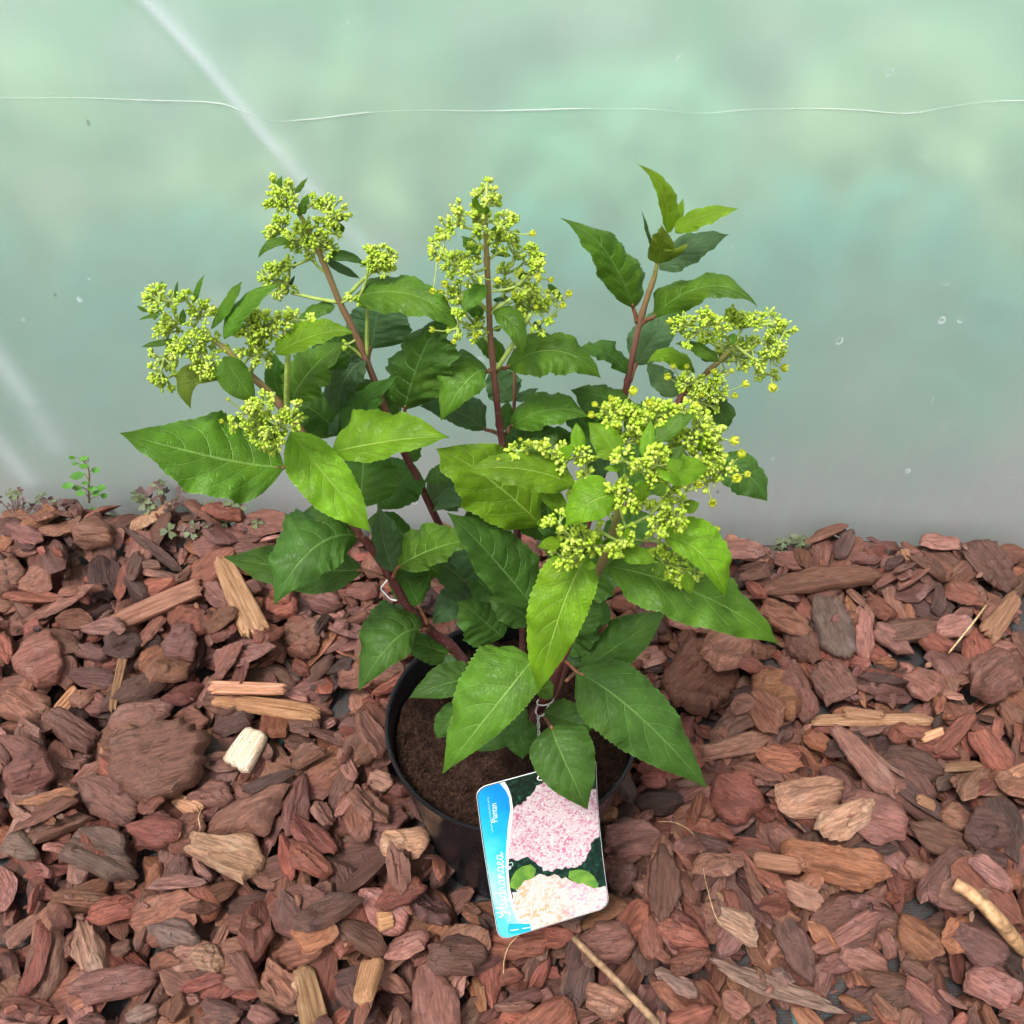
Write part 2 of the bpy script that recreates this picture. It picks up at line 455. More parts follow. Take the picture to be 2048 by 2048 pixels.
def film():
    nx, nz = 560, 260
    X = np.linspace(-1.3, 1.3, nx); Z = np.linspace(-.03, .95, nz)
    xx, zz = np.meshgrid(X, Z)
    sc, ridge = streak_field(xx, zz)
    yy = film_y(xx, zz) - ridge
    mb = MB()
    mb.add(list(zip(xx.ravel().tolist(), yy.ravel().tolist(), zz.ravel().tolist())),
           [(j * nx + i, j * nx + i + 1, (j + 1) * nx + i + 1, (j + 1) * nx + i) for j in range(nz - 1) for i in range(nx - 1)])
    me = mb.mesh('film_wall')
    at = me.attributes.new('sky_sheen', 'FLOAT', 'POINT'); at.data.foreach_set('value', sc.ravel())
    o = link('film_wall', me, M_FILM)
    tag(o, 'translucent pale green polythene film wall of a grow tunnel behind the plant', 'film wall')
    # horizontal fold line in the film
    cr = [(-40, 193), (60, 193), (160, 192), (300, 197), (420, 200), (480, 212), (545, 236), (620, 234), (690, 226), (760, 219), (840, 216), (950, 218), (1080, 216),
          (1190, 213), (1300, 215), (1395, 223), (1500, 216), (1620, 213), (1720, 217), (1815, 224), (1890, 212), (1960, 202), (2048, 199), (2120, 199)]
    pts = catmull([film_pt(p) for p in cr], 8)
    for p in pts: p.y = float(film_y(np.array(p.x), np.array(p.z)) - streak_field(np.array(p.x), np.array(p.z))[1]) - .0006
    mb = MB()
    # a low welted ridge: flat ribbon with a raised middle
    for i, p in enumerate(pts):
        r_ = .00042 + .00022 * math.sin(i * .31) * math.sin(i * .11)
        for dz, dy in ((-1.6, .5), (0, -.9), (1.6, .5)):
            mb.v.append(p + V((0, dy * r_, dz * r_)))
    for i in range(len(pts) - 1):
        for k in range(2):
            a = i * 3 + k; mb.f.append((a, a + 3, a + 4, a + 1))
    t = NT('film_fold'); o2 = t.coord()
    k = t.noise(o2, 16, 3)
    d1 = t.bsdf((.80, .86, .86, 1), .4, .5)
    tr = t.node('ShaderNodeBsdfTransparent').outputs[0]
    m = t.done(t.node('ShaderNodeMixShader', {0: t.rng(k, .35, .65, .08, .42), 1: tr, 2: d1}).outputs[0])
    mb.build('fold_line', m, o)
    return o
film_o = film()

# nursery plants standing inside the tunnel, seen only as soft colour through the film
def leaf_mound(name, label, x, y, r, h, mat, n, seed, leaf=.05):
    r_ = random.Random(seed)
    root = empty(name, (x, y, 0))
    tag(root, label, 'plant', 'plants inside the tunnel')
    mb = MB()
    for i in range(n):
        q = r_.uniform(0, 2 * math.pi); el = r_.uniform(.05, 1.0); rr = r_.uniform(.55, 1.0)
        p = V((x + math.cos(q) * r * rr * math.sqrt(1 - el * el * .9), y + math.sin(q) * r * rr * math.sqrt(1 - el * el * .9), h * (.25 + .75 * el * rr)))
        a = V((math.cos(q), math.sin(q), r_.uniform(-.4, .6))).normalized()
        b = a.cross(V((r_.uniform(-.3, .3), r_.uniform(-.3, .3), 1))).normalized()
        l = leaf * r_.uniform(.7, 1.3); ww = l * .3
        mb.add([p, p + a * l * .45 + b * ww, p + a * l, p + a * l * .45 - b * ww], [(0, 1, 2, 3)])
    mb.build('foliage', mat, root)
    st = MB()
    for i in range(6):
        q = i * 1.05
        st.tube([(x, y, 0), (x + math.cos(q) * r * .25, y + math.sin(q) * r * .25, h * .45), (x + math.cos(q) * r * .5, y + math.sin(q) * r * .5, h * .8)], [.006, .005, .003], 5)
    st.build('stems', M_WEED_S, root)
def inner_floor():
    mb = MB(); n = 40
    xs = np.linspace(-4, 4, n); ys = np.linspace(.40, 6, n)
    mb.add([(x, y, .004) for y in ys for x in xs], [(j * n + i, j * n + i + 1, (j + 1) * n + i + 1, (j + 1) * n + i) for j in range(n - 1) for i in range(n - 1)])
    tag(mb.build('floor', mat_simple('inner_floor', (.42, .37, .37), .7, .3, .25, 9, .2)), kind='structure')
inner_floor()
M_IN_T = mat_simple('inner_foliage_teal', (.10, .46, .38), .6, .3, .4, 30, .1, .3)
M_IN_Y = mat_simple('inner_foliage_yellow', (.46, .60, .36), .6, .3, .4, 30, .1, .3)
M_IN_G = mat_simple('inner_foliage_green', (.36, .64, .42), .6, .3, .4, 30, .1, .3)
for i, (x, y, r, h, m, w) in enumerate([
        (-.80, .68, .17, .27, M_IN_T, 'teal'), (-.38, .66, .18, .25, M_IN_T, 'teal'), (.03, .68, .17, .23, M_IN_T, 'teal'), (.42, .67, .20, .28, M_IN_T, 'teal'), (.86, .70, .17, .24, M_IN_T, 'teal'),
        (-.75, 1.05, .22, .31, M_IN_Y, 'yellow green'), (-.26, 1.08, .22, .30, M_IN_Y, 'yellow green'), (.16, 1.1, .21, .27, M_IN_G, 'fresh green'), (.60, 1.06, .22, .32, M_IN_Y, 'yellow green'), (1.05, 1.1, .22, .28, M_IN_G, 'fresh green'),
        (-1.2, 1.7, .33, .5, M_IN_G, 'fresh green'), (-.55, 1.7, .33, .46, M_IN_G, 'fresh green'), (.05, 1.75, .33, .48, M_IN_G, 'fresh green'), (.65, 1.7, .33, .44, M_IN_G, 'fresh green'), (1.25, 1.75, .33, .5, M_IN_T, 'teal')]):
    row = ('first', 'second', 'last')[i // 5]
    pos = ('far left', 'left', 'middle', 'right', 'far right')[i % 5]
    leaf_mound('nursery_plant', f'blurred {w} plant behind the film, {pos} of the {row} row', x, y, r, h, m, 420, 40 + i, .06 + .012 * (i // 5))

# ------------------------------------------------------------------ pot and soil
POT_H, POT_R, POT_RB = .170, .1005, .074
SOIL_Z = .150
def pot():
    prof = [(POT_RB - .012, .004), (POT_RB - .004, .0), (POT_RB, .004), (POT_RB + .002, .02), (.0925, .138), (.0932, .1405), (.0958, .142), (.0965, .145),
            (.0985, .163), (.0995, .1655), (.1010, .1675), (.1016, .1692), (.1010, .1708), (.0998, .1710), (.0985, .1700), (.0975, .166), (.0950, .140), (.0900, .11), (.072, .01), (.0, .008)]
    mb = MB(); seg = 96
    for r_, z in prof:
        for k in range(seg):
            q = 2 * math.pi * k / seg
            mb.v.append((r_ * math.cos(q), r_ * math.sin(q), z))
    for i in range(len(prof) - 1):
        for k in range(seg):
            k2 = (k + 1) % seg
            mb.f.append((i * seg + k, i * seg + k2, (i + 1) * seg + k2, (i + 1) * seg + k))
    mb.f.append(tuple(reversed(range(seg))))
    o = mb.build('plant_pot', M_POT, None, True, math.radians(50))
    tag(o, 'round black plastic nursery pot with a raised rim, standing in bark mulch', 'pot')
pot()
def soil():
    mb = MB(); nr, seg = 34, 120
    w = wob(9, 3, 40, 120); w2 = wob(9, 4, 150, 420)
    for i in range(nr + 1):
        r_ = .0945 * i / nr
        for k in range(seg):
            q = 2 * math.pi * k / seg
            x, y = r_ * math.cos(q), r_ * math.sin(q)
            z = SOIL_Z + .0060 * w(x, y) + .0034 * w2(x, y) + .010 * math.exp(-(r_ / .03) ** 2) - .004 * (r_ / .0945) ** 4
            mb.v.append((x, y, z))
    for i in range(nr):
        for k in range(seg):
            k2 = (k + 1) % seg
            mb.f.append((i * seg + k, (i + 1) * seg + k, (i + 1) * seg + k2, i * seg + k2))
    rr = random.Random(5)
    for i in range(4600):                            # crumbs and fibres of peat
        r_ = .092 * math.sqrt(rr.random()); q = rr.uniform(0, 6.283)
        x, y = r_ * math.cos(q), r_ * math.sin(q)
        z = SOIL_Z + .0060 * float(w(x, y)) + .0034 * float(w2(x, y)) + .010 * math.exp(-(r_ / .03) ** 2) + .0004
        s = rr.uniform(.0006, .0022) * (1.8 if rr.random() < .12 else 1)
        c = V((x, y, z))
        if rr.random() < .3:
            a = V((rr.uniform(-1, 1), rr.uniform(-1, 1), rr.uniform(-.1, .5))).normalized() * rr.uniform(.003, .008)
            mb.tube([c - a * .5, c + V((rr.uniform(-.001, .001), rr.uniform(-.001, .001), .0008)), c + a * .5], .00022, 3, False)
        else:
            ps = [c + V((rr.gauss(0, 1), rr.gauss(0, 1), rr.gauss(0, .8))).normalized() * s * rr.uniform(.6, 1.3) for _ in range(6)]
            mb.add(ps, [(0, 1, 2), (0, 2, 3), (0, 3, 4), (0, 4, 1), (5, 2, 1), (5, 3, 2), (5, 4, 3), (5, 1, 4)])
    tag(mb.build('potting_soil', M_SOIL, None, False), 'dark brown crumbly peat soil filling the black pot', 'soil', None, 'stuff')
soil()

# ------------------------------------------------------------------ bark mulch
TINT = {'red': (.190, .062, .038), 'brown': (.170, .074, .047), 'mauve': (.160, .072, .053), 'pink': (.250, .116, .083), 'orange': (.205, .082, .042),
        'tan': (.31, .170, .106), 'dark': (.070, .033, .024), 'grey': (.185, .112, .085), 'wood': (.42, .235, .130), 'pale': (.70, .57, .40)}
WORD = {'red': 'rust red', 'brown': 'brown', 'mauve': 'purplish brown', 'pink': 'pinkish brown', 'orange': 'orange brown', 'tan': 'tan', 'dark': 'dark brown', 'grey': 'greyish brown', 'wood': 'pale yellow', 'pale': 'cream white'}
GX0, GX1, GY0, GY1, GR = -1.15, 1.15, -.62, .36, .004
NXG, NYG = int((GX1 - GX0) / GR), int((GY1 - GY0) / GR)
gx = GX0 + GR * (np.arange(NXG) + .5); gy = GY0 + GR * (np.arange(NYG) + .5)
HX, HY = np.meshgrid(gx, gy)
HM = np.zeros((NYG, NXG))
# the bed is heaped up towards the left of the wall
def bed(x, y): return .004 + .042 * np.clip((y - .12) / .24, 0, 1) * np.clip((.15 - x) / .5, 0, 1)
HM += bed(HX, HY)
HM[np.hypot(HX, HY) < .072] = .03

def chip_mesh(L, W, T, seed, rings=9, segs=30, kind='bark'):
    """returns verts (n,3), faces: an irregular flake, long axis X, bottom near z=0"""
    r = np.random.default_rng(seed)
    th = np.arange(segs) * 2 * np.pi / segs
    if kind == 'wood':
        p = 8.0
        rad = 1 / (np.abs(np.cos(th)) ** p + np.abs(np.sin(th)) ** p) ** (1 / p)
        jag = 1 + r.uniform(-.10, .04, segs) * (np.abs(np.cos(th)) > .8)
        rad = rad * jag
        taper = r.uniform(-.25, .25)
    else:
        nc = r.integers(5, 9)
        ca = np.sort((np.arange(nc) + r.uniform(-.36, .36, nc)) * 2 * np.pi / nc)
        cr = r.uniform(.8, 1.12, nc)
        cxy = np.c_[cr * np.cos(ca), cr * np.sin(ca)]
        rad = np.zeros(segs)
        for i, a in enumerate(th):                   # ray / polygon intersection
            d = np.array([np.cos(a), np.sin(a)]); best = 1.
            for k in range(nc):
                P, Q = cxy[k], cxy[(k + 1) % nc]; e = Q - P
                den = d[0] * e[1] - d[1] * e[0]
                if abs(den) < 1e-9: continue
                tt = (P[0] * e[1] - P[1] * e[0]) / den; ss = (P[0] * d[1] - P[1] * d[0]) / den
                if tt > 0 and -1e-6 <= ss <= 1 + 1e-6: best = tt; break
            rad[i] = best
        rad = .86 * rad + .14 * np.roll(rad, 1) * .5 + .14 * np.roll(rad, -1) * .5
        rad = rad * (1 + r.uniform(-.07, .07, segs))
        taper = r.uniform(-.2, .2)
    R = np.linspace(0, 1, rings + 1)[1:] ** .8
    fx, fy = wob(5, seed * 7 + 1, 1.2, 3.2), wob(6, seed * 7 + 2, 4, 9)
    fz = wob(5, seed * 7 + 3, 1.5, 4.5)
    bend = r.uniform(-.5, .6); bendx = r.uniform(-.4, .4)
    steps = r.integers(2, 4)
    def surf(top):
        xs = [0.]; ys = [0.]; es = [0.]
        for q in R:
            x = q * rad * np.cos(th); y = q * rad * np.sin(th)
            xs += list(x); ys += list(y * (1 + taper * x)); es += [q] * segs
        x, y, e = np.array(xs), np.array(ys), np.array(es)
        if top:
            n1 = fx(x, y * 1.3)
            if kind == 'bark':                       # flaky plates: terraced relief
                ter = np.floor(n1 * steps + .5) / steps + .25 * (n1 * steps - np.floor(n1 * steps + .5)) / steps
                rid = fy(x * .5, y * 2.2)
                h = T * (.78 + .50 * ter + .14 * rid) * (1 - e ** 11 * .7)
            else:
                h = T * (.9 + .10 * fy(x * .25, y * 2.5)) * (1 - e ** 14 * .5)
        else:
            h = T * (-.10 + .18 * fz(x, y)) * (1 - e ** 5)
            if kind == 'bark': h = h + T * .12 * e ** 4
        h = h + W * .5 * bend * (.33 - y * y) * .55 * (kind == 'bark') + L * .10 * bendx * (.33 - x * x) * (1 if kind == 'bark' else .2)
        return np.c_[x * L / 2, y * W / 2, h]
    a, b = surf(True), surf(False)
    n = len(a)
    fs = []
    for k in range(segs):
        k2 = (k + 1) % segs
        fs.append((0, 1 + k, 1 + k2)); fs.append((n, n + 1 + k2, n + 1 + k))
        for i in range(rings - 1):
            p, q = 1 + i * segs, 1 + (i + 1) * segs
            fs.append((p + k, q + k, q + k2, p + k2)); fs.append((n + p + k, n + p + k2, n + q + k2, n + q + k))
        o_ = 1 + (rings - 1) * segs
        fs.append((o_ + k, n + o_ + k, n + o_ + k2, o_ + k2))
    vv = np.r_[a, b]
    vv[:, 2] -= vv[:, 2].min()
    return vv, fs

def settle(x, y, yaw, L, W, T, extra=0., maxslope=.55, jitter=0.06, seed=0):
    """lay a flake on the height map; returns its matrix and raises the map"""
    r = np.random.default_rng(seed + 999)
    rad = max(L, W) * .55 + .01
    i0, i1 = max(0, int((x - rad - GX0) / GR)), min(NXG, int((x + rad - GX0) / GR) + 1)
    j0, j1 = max(0, int((y - rad - GY0) / GR)), min(NYG, int((y + rad - GY0) / GR) + 1)
    sx, sy, sh = HX[j0:j1, i0:i1], HY[j0:j1, i0:i1], HM[j0:j1, i0:i1]
    lx = (sx - x) * math.cos(yaw) + (sy - y) * math.sin(yaw)
    ly = -(sx - x) * math.sin(yaw) + (sy - y) * math.cos(yaw)
    m = ((lx / (L * .48)) ** 2 + (ly / (W * .48)) ** 2) < 1
    if m.sum() < 3:
        z0 = float(bed(x, y)) + .004; a = b = 0.; m = None
    else:
        A = np.c_[np.ones(m.sum()), sx[m] - x, sy[m] - y]; h = sh[m]
        co, *_ = np.linalg.lstsq(A, h, rcond=None)
        a, b = co[1], co[2]
        sl = math.hypot(a, b)
        if sl > maxslope: a *= maxslope / sl; b *= maxslope / sl
        a += r.normal(0, jitter); b += r.normal(0, jitter)
        res = h - (a * (sx[m] - x) + b * (sy[m] - y))
        z0 = float(np.percentile(res, 72))
    z0 += extra
    nrm = V((-a, -b, 1)).normalized()
    xa = V((math.cos(yaw), math.sin(yaw), 0)); xa = (xa - nrm * xa.dot(nrm)).normalized()
    ya = nrm.cross(xa)
    M = Matrix((xa, ya, nrm)).transposed().to_4x4(); M.translation = V((x, y, z0 - .0008))
    if m is not None:
        m2 = ((lx / (L * .44)) ** 2 + (ly / (W * .44)) ** 2) < 1
        top = z0 + a * (sx - x) + b * (sy - y) + T * .75
        sh[m2] = np.maximum(sh[m2], top[m2])
    return M

def rim_tint(tint, n, segs, r):
    tt = np.tile(tint, (n, 1)); h = n // 2
    if r.random() < .65:
        k = np.array([1.3, 1.42, 1.45, 1.])
        w = (np.sin(np.arange(segs) * 2 * np.pi / segs * r.integers(1, 3) + r.uniform(0, 6.28)) > r.uniform(-.6, .4)) * r.uniform(.4, 1.1)
        f = 1 + w[:, None] * (k - 1)
        tt[h - segs:h] *= f
    return tt
def attrs(me, loc, tint):
    n = len(me.vertices)
    a = me.attributes.new('loc', 'FLOAT_VECTOR', 'POINT'); a.data.foreach_set('vector', np.ascontiguousarray(loc, dtype=np.float32).ravel())
    b = me.attributes.new('tint', 'FLOAT_COLOR', 'POINT'); b.data.foreach_set('color', np.ascontiguousarray(tint, dtype=np.float32).ravel())

def jitter_tint(c, r):
    k = r.uniform(.55, 1.28)
    return np.array([c[0] * k * r.uniform(.94, 1.06), c[1] * k * r.uniform(.9, 1.03), c[2] * k * r.uniform(.9, 1.1), 1.])
stuff_v, stuff_f, stuff_l, stuff_t = [], [], [], []; stuff_n = [0]
def add_stuff(M, vv, fs, tint, seed):
    m = np.array(M); n0 = stuff_n[0]
    stuff_v.append(vv @ m[:3, :3].T + m[:3, 3]); stuff_f.extend([tuple(i + n0 for i in f) for f in fs])
    stuff_l.append(vv + np.random.default_rng(seed).uniform(-3, 3, 3)); stuff_t.append(rim_tint(tint, len(vv), 8 if len(vv) < 60 else 14, np.random.default_rng(seed + 5)))
    stuff_n[0] += len(vv)
CHIPS = []
def near_pot(x, y, r_):
    return math.hypot(x, y) < .080 + r_
def near_wall(x, y, r_):
    return y + r_ > wall_y(x) - .006
COLS = ['red', 'brown', 'brown', 'mauve', 'mauve', 'pink', 'orange', 'dark', 'red', 'brown']
# 1) loose lower layer and everything out of the picture: one mass
def in_view(x, y, z=.03):
    p = proj(V((x, y, z))); return -40 < p[0] < 2090 and -40 < p[1] < 2110
sd_ = 1000
GAPS = [(*PZ(px(c, x, y), 0)[:2], q) for c, x, y, q in (('r3', 1540, 900, .012), ('r3', 1880, 520, .018), ('r1', 690, 630, .006), ('r2', 220, 1060, .003))]
n_made = 0
while n_made < 3900:
    sd_ += 1
    r = np.random.default_rng(sd_)
    x, y = r.uniform(-.95, .95), r.uniform(-.45, .352)
    inside = in_view(x, y)
    if not inside and r.random() < .6: continue
    L = r.uniform(.024, .074); W = L * r.uniform(.3, .72); T = r.uniform(.004, .009)
    if n_made > 3300: L *= .6; W *= .6
    if near_pot(x, y, L * .2 - .004) or near_wall(x, y, L * .45): continue
    if any(math.hypot(x - q[0], y - q[1]) < q[2] + L * .3 for q in GAPS): continue
    M = settle(x, y, r.uniform(0, 6.28), L, W, T, 0, .8, .30, sd_)
    vv, fs = chip_mesh(L, W, T, sd_, 4, 14)
    add_stuff(M, vv, fs, jitter_tint(TINT[COLS[r.integers(len(COLS))]], r), sd_)
    n_made += 1

# 2) chips one can pick out in the photograph (long axis ends, width, colour)
PICK = [
 ('r1', 600,1500,1150,1330,330,'brown'), ('r1',480,1560,750,1740,220,'mauve'), ('r1',1180,1800,1660,1690,310,'brown'), ('r2',300,600,1000,800,330,'grey'), ('r2',0,640,290,720,230,'grey'),
 ('r2',1320,760,1900,900,330,'tan'), ('r4',620,330,1010,190,240,'tan'), ('r4',870,420,1170,330,180,'tan'), ('r3',60,1560,360,1720,260,'red'), ('r3',450,850,640,1150,250,'brown'),
 ('r3',10,900,230,690,270,'pink'), ('r3',1620,1000,1900,860,320,'brown'), ('r3',720,440,860,780,200,'grey'), ('r3',1130,570,1440,500,180,'brown'), ('r4',1520,950,1830,1090,200,'mauve'),
 ('c6',360,1850,700,1840,230,'mauve'), ('c6',290,1590,520,1640,190,'mauve'), ('c6',160,1300,420,1340,200,'tan'), ('c6',1310,1230,1590,1230,190,'mauve'), ('c6',20,1000,180,1200,180,'brown'),
 ('r1',950,1230,1150,1180,140,'brown'), ('r1',1560,1300,1780,1250,190,'brown'), ('r1',1030,1560,1290,1560,170,'pink'), ('r1',620,1230,940,1170,180,'mauve'), ('r1',210,1210,530,1320,170,'mauve'),
 ('r1',0,1000,230,1160,250,'brown'), ('r1',90,930,360,820,200,'brown'), ('r1',920,790,1120,810,180,'mauve'), ('r1',740,890,880,760,110,'orange'), ('r1',780,780,900,600,110,'brown'),
 ('r1',1160,790,1340,690,130,'orange'), ('r1',910,680,1200,610,180,'red'), ('r1',1410,880,1550,720,120,'red'), ('r1',1560,760,1780,680,190,'brown'), ('r1',1480,590,1640,540,130,'red'),
 ('r1',1110,350,1220,470,120,'mauve'), ('r1',620,480,690,300,90,'red'), ('r1',730,460,770,310,80,'mauve'), ('r1',420,210,640,240,150,'brown'), ('r1',330,20,450,150,170,'brown'),
 ('r1',790,220,1010,50,130,'tan'), ('r1',1140,260,1390,130,150,'red'), ('r1',670,200,1000,340,60,'dark'), ('r1',160,120,400,300,110,'brown'), ('r1',0,80,200,80,90,'brown'),
 ('r1',270,450,520,320,80,'brown'), ('r1',0,510,310,510,80,'red'), ('r1',60,640,560,580,90,'mauve'), ('r1',350,930,640,970,100,'mauve'), ('r1',370,740,560,790,100,'mauve'),
 ('r1',430,690,700,690,100,'mauve'), ('r1',570,830,750,720,140,'dark'), ('r1',860,1100,1100,1000,150,'red'), ('r1',1120,1090,1340,1100,140,'mauve'), ('r1',1170,1280,1450,1190,160,'dark'),
 ('r1',1590,1530,1820,1390,140,'brown'), ('r1',730,1830,1010,1820,180,'red'), ('r1',1690,1720,1850,1780,130,'pink'), ('r1',0,1500,270,1430,230,'mauve'), ('r1',40,1640,430,1550,70,'orange'),
 ('r1',0,200,130,160,110,'brown'), ('r1',80,240,300,330,90,'mauve'), ('r1',0,330,60,480,90,'dark'), ('r1',90,420,280,360,110,'brown'), ('r1',0,780,50,900,100,'red'),
 ('r1',400,1150,540,1060,110,'brown'), ('r1',1330,1650,1690,1560,70,'dark'), ('r1',780,1750,920,1690,90,'red'), ('r1',300,1460,500,1450,130,'mauve'), ('r1',1840,760,1930,760,110,'pink'),
 ('r2',640,1230,1050,1070,220,'red'), ('r2',320,1120,810,1010,150,'brown'), ('r2',200,1720,430,1220,200,'red'), ('r2',540,1200,690,1620,240,'tan'), ('r2',500,1700,1110,1560,230,'mauve'),
 ('r2',1050,1200,1420,1290,230,'grey'), ('r2',1320,1440,1590,1450,220,'tan'), ('r2',1600,1400,1830,1680,180,'mauve'), ('r2',1230,1640,1570,1620,110,'red'), ('r2',1150,1920,1280,1680,150,'orange'),
 ('r2',1400,1880,1690,1880,150,'pink'), ('r2',1050,1040,1440,940,110,'pink'), ('r2',1050,990,1140,780,110,'orange'), ('r2',1230,1080,1510,1070,80,'mauve'), ('r2',40,1400,330,1140,130,'mauve'),
 ('r2',0,1620,140,1680,220,'brown'), ('r2',50,1860,460,1840,120,'red'), ('r2',880,1880,1110,1790,130,'grey'), ('r2',500,1850,700,1870,150,'mauve'), ('r2',920,570,1290,610,200,'red'),
 ('r2',1050,1500,1330,1500,120,'orange'), ('r2',760,1450,910,1350,120,'mauve'), ('r2',1560,1240,1900,1300,140,'brown'), ('r2',940,1380,1040,1180,90,'brown'), ('r2',1730,1800,1930,1870,150,'mauve'),
 ('r3',350,320,1160,210,130,'brown'), ('r3',700,850,880,1080,220,'pink'), ('r3',770,1210,1160,1710,130,'pink'), ('r3',1080,1420,1390,1610,140,'brown'), ('r3',1520,1740,1680,1420,190,'brown'),
 ('r3',1230,840,1450,1030,160,'pink'), ('r3',1530,180,1820,390,200,'brown'), ('r3',1690,230,1926,220,130,'brown'), ('r3',950,490,1030,740,140,'pink'), ('r3',990,400,1200,430,140,'red'),
 ('r3',1040,550,1280,690,100,'pink'), ('r3',1320,600,1510,700,110,'red'), ('r3',310,990,490,1240,180,'orange'), ('r3',370,440,690,570,120,'orange'), ('r3',520,600,690,840,170,'brown'),
 ('r3',10,1340,400,1240,130,'pink'), ('r3',200,1350,520,1590,90,'brown'), ('r3',320,1370,610,1400,170,'orange'), ('r3',1250,1740,1620,1880,150,'brown'), ('r3',1630,1700,1926,1800,210,'dark'),
 ('r3',1420,390,1650,520,120,'red'), ('r3',930,990,1320,1010,90,'mauve'), ('r3',930,920,1230,930,60,'dark'), ('r3',1620,1200,1890,1490,160,'red'), ('r3',1410,1330,1630,1120,110,'red'),
 ('r3',1090,1330,1480,1460,180,'dark'), ('r3',190,900,370,930,110,'red'), ('r3',1340,180,1520,320,140,'brown'), ('r3',870,1200,1130,1250,110,'mauve'), ('r3',1150,1240,1350,1260,80,'red'),
 ('r3',100,180,380,230,150,'pink'), ('r3',880,820,1030,830,110,'red'), ('r3',1030,840,1180,800,80,'orange'), ('r3',1450,1000,1580,1010,80,'pink'), ('r3',180,1090,330,1150,130,'mauve'),
 ('r4',660,490,1290,700,240,'orange'), ('r4',280,770,590,910,190,'tan'), ('r4',20,930,300,990,120,'red'), ('r4',100,1110,310,1050,110,'red'), ('r4',690,800,830,1190,140,'mauve'),
 ('r4',820,1040,1230,810,110,'mauve'), ('r4',950,1040,1270,1130,140,'pink'), ('r4',260,1170,1030,1300,130,'grey'), ('r4',0,1160,260,1250,110,'grey'), ('r4',60,1420,320,1330,140,'red'),
 ('r4',380,1250,530,1330,110,'brown'), ('r4',1280,850,1520,1070,150,'orange'), ('r4',1620,1150,1900,1340,200,'pink'), ('r4',220,600,500,690,170,'brown'), ('r4',60,470,90,860,150,'brown'),
 ('r4',700,690,900,770,110,'tan'), ('r4',520,630,690,790,110,'red'), ('r4',1330,1180,1510,1360,90,'brown'), ('r4',1470,1260,1610,1390,60,'pink'), ('r4',1160,1240,1280,1415,90,'brown'),
 ('r4',1310,560,1450,660,100,'pink'), ('r4',180,480,460,500,90,'dark'), ('r4',430,480,630,540,80,'red'), ('r4',210,410,260,220,60,'orange'), ('r4',1290,1080,1500,1180,90,'mauve'),
 ('r4',1680,520,1880,560,100,'dark'), ('r4',1600,620,1860,740,110,'pink'), ('r4',650,1110,730,1250,100,'grey'), ('r4',1180,900,1280,1060,90,'brown'), ('r4',1840,1110,1930,1240,70,'dark'),
 ('c6',1740,1160,1830,990,80,'red'), ('c6',1490,900,1640,930,70,'red'), ('c6',1560,1600,1640,1230,150,'brown'), ('c6',670,1770,1040,1800,180,'red'), ('c6',1050,1690,1220,1690,120,'mauve'),
 ('c6',1200,1750,1460,1740,210,'mauve'), ('c6',1560,1710,1850,1750,200,'red'), ('c6',1650,1850,1870,1830,130,'red'), ('c6',180,1820,430,1780,170,'pink'), ('c6',120,1510,380,1430,130,'red'),
 ('c6',80,830,200,870,110,'tan'), ('c6',20,640,190,800,150,'brown'), ('c6',1320,1400,1480,1500,160,'brown'), ('c6',1700,1290,1930,1260,120,'mauve'), ('c6',1830,1550,1930,1600,150,'brown'),
 ('c5',850,1470,1070,1610,150,'pink'), ('c5',530,1420,790,1570,220,'brown'), ('c5',730,1650,850,1370,70,'dark'), ('c5',790,1660,1020,1640,80,'dark'), ('c5',640,1240,900,1320,140,'mauve'),
 ('c5',450,1300,640,1260,130,'red'), ('c5',350,1680,520,1480,140,'red'), ('c5',100,1480,260,1560,180,'red'), ('c5',60,1760,350,1640,130,'mauve'), ('c5',940,1300,1180,1250,140,'brown'),
 ('c4',1060,1460,1250,1480,120,'pink'), ('c4',1260,1640,1560,1450,330,'orange'), ('c4',1680,1700,1900,1640,300,'orange'), ('c4',1450,1850,1780,1830,140,'pink'), ('c4',1230,1250,1500,1330,110,'pink'),
 ('c4',1650,1000,1750,1080,130,'brown'), ('c4',1530,900,1740,1050,170,'pink'), ('c4',950,1130,1140,1190,90,'red'), ('c4',900,1050,1080,1100,100,'red'),
]
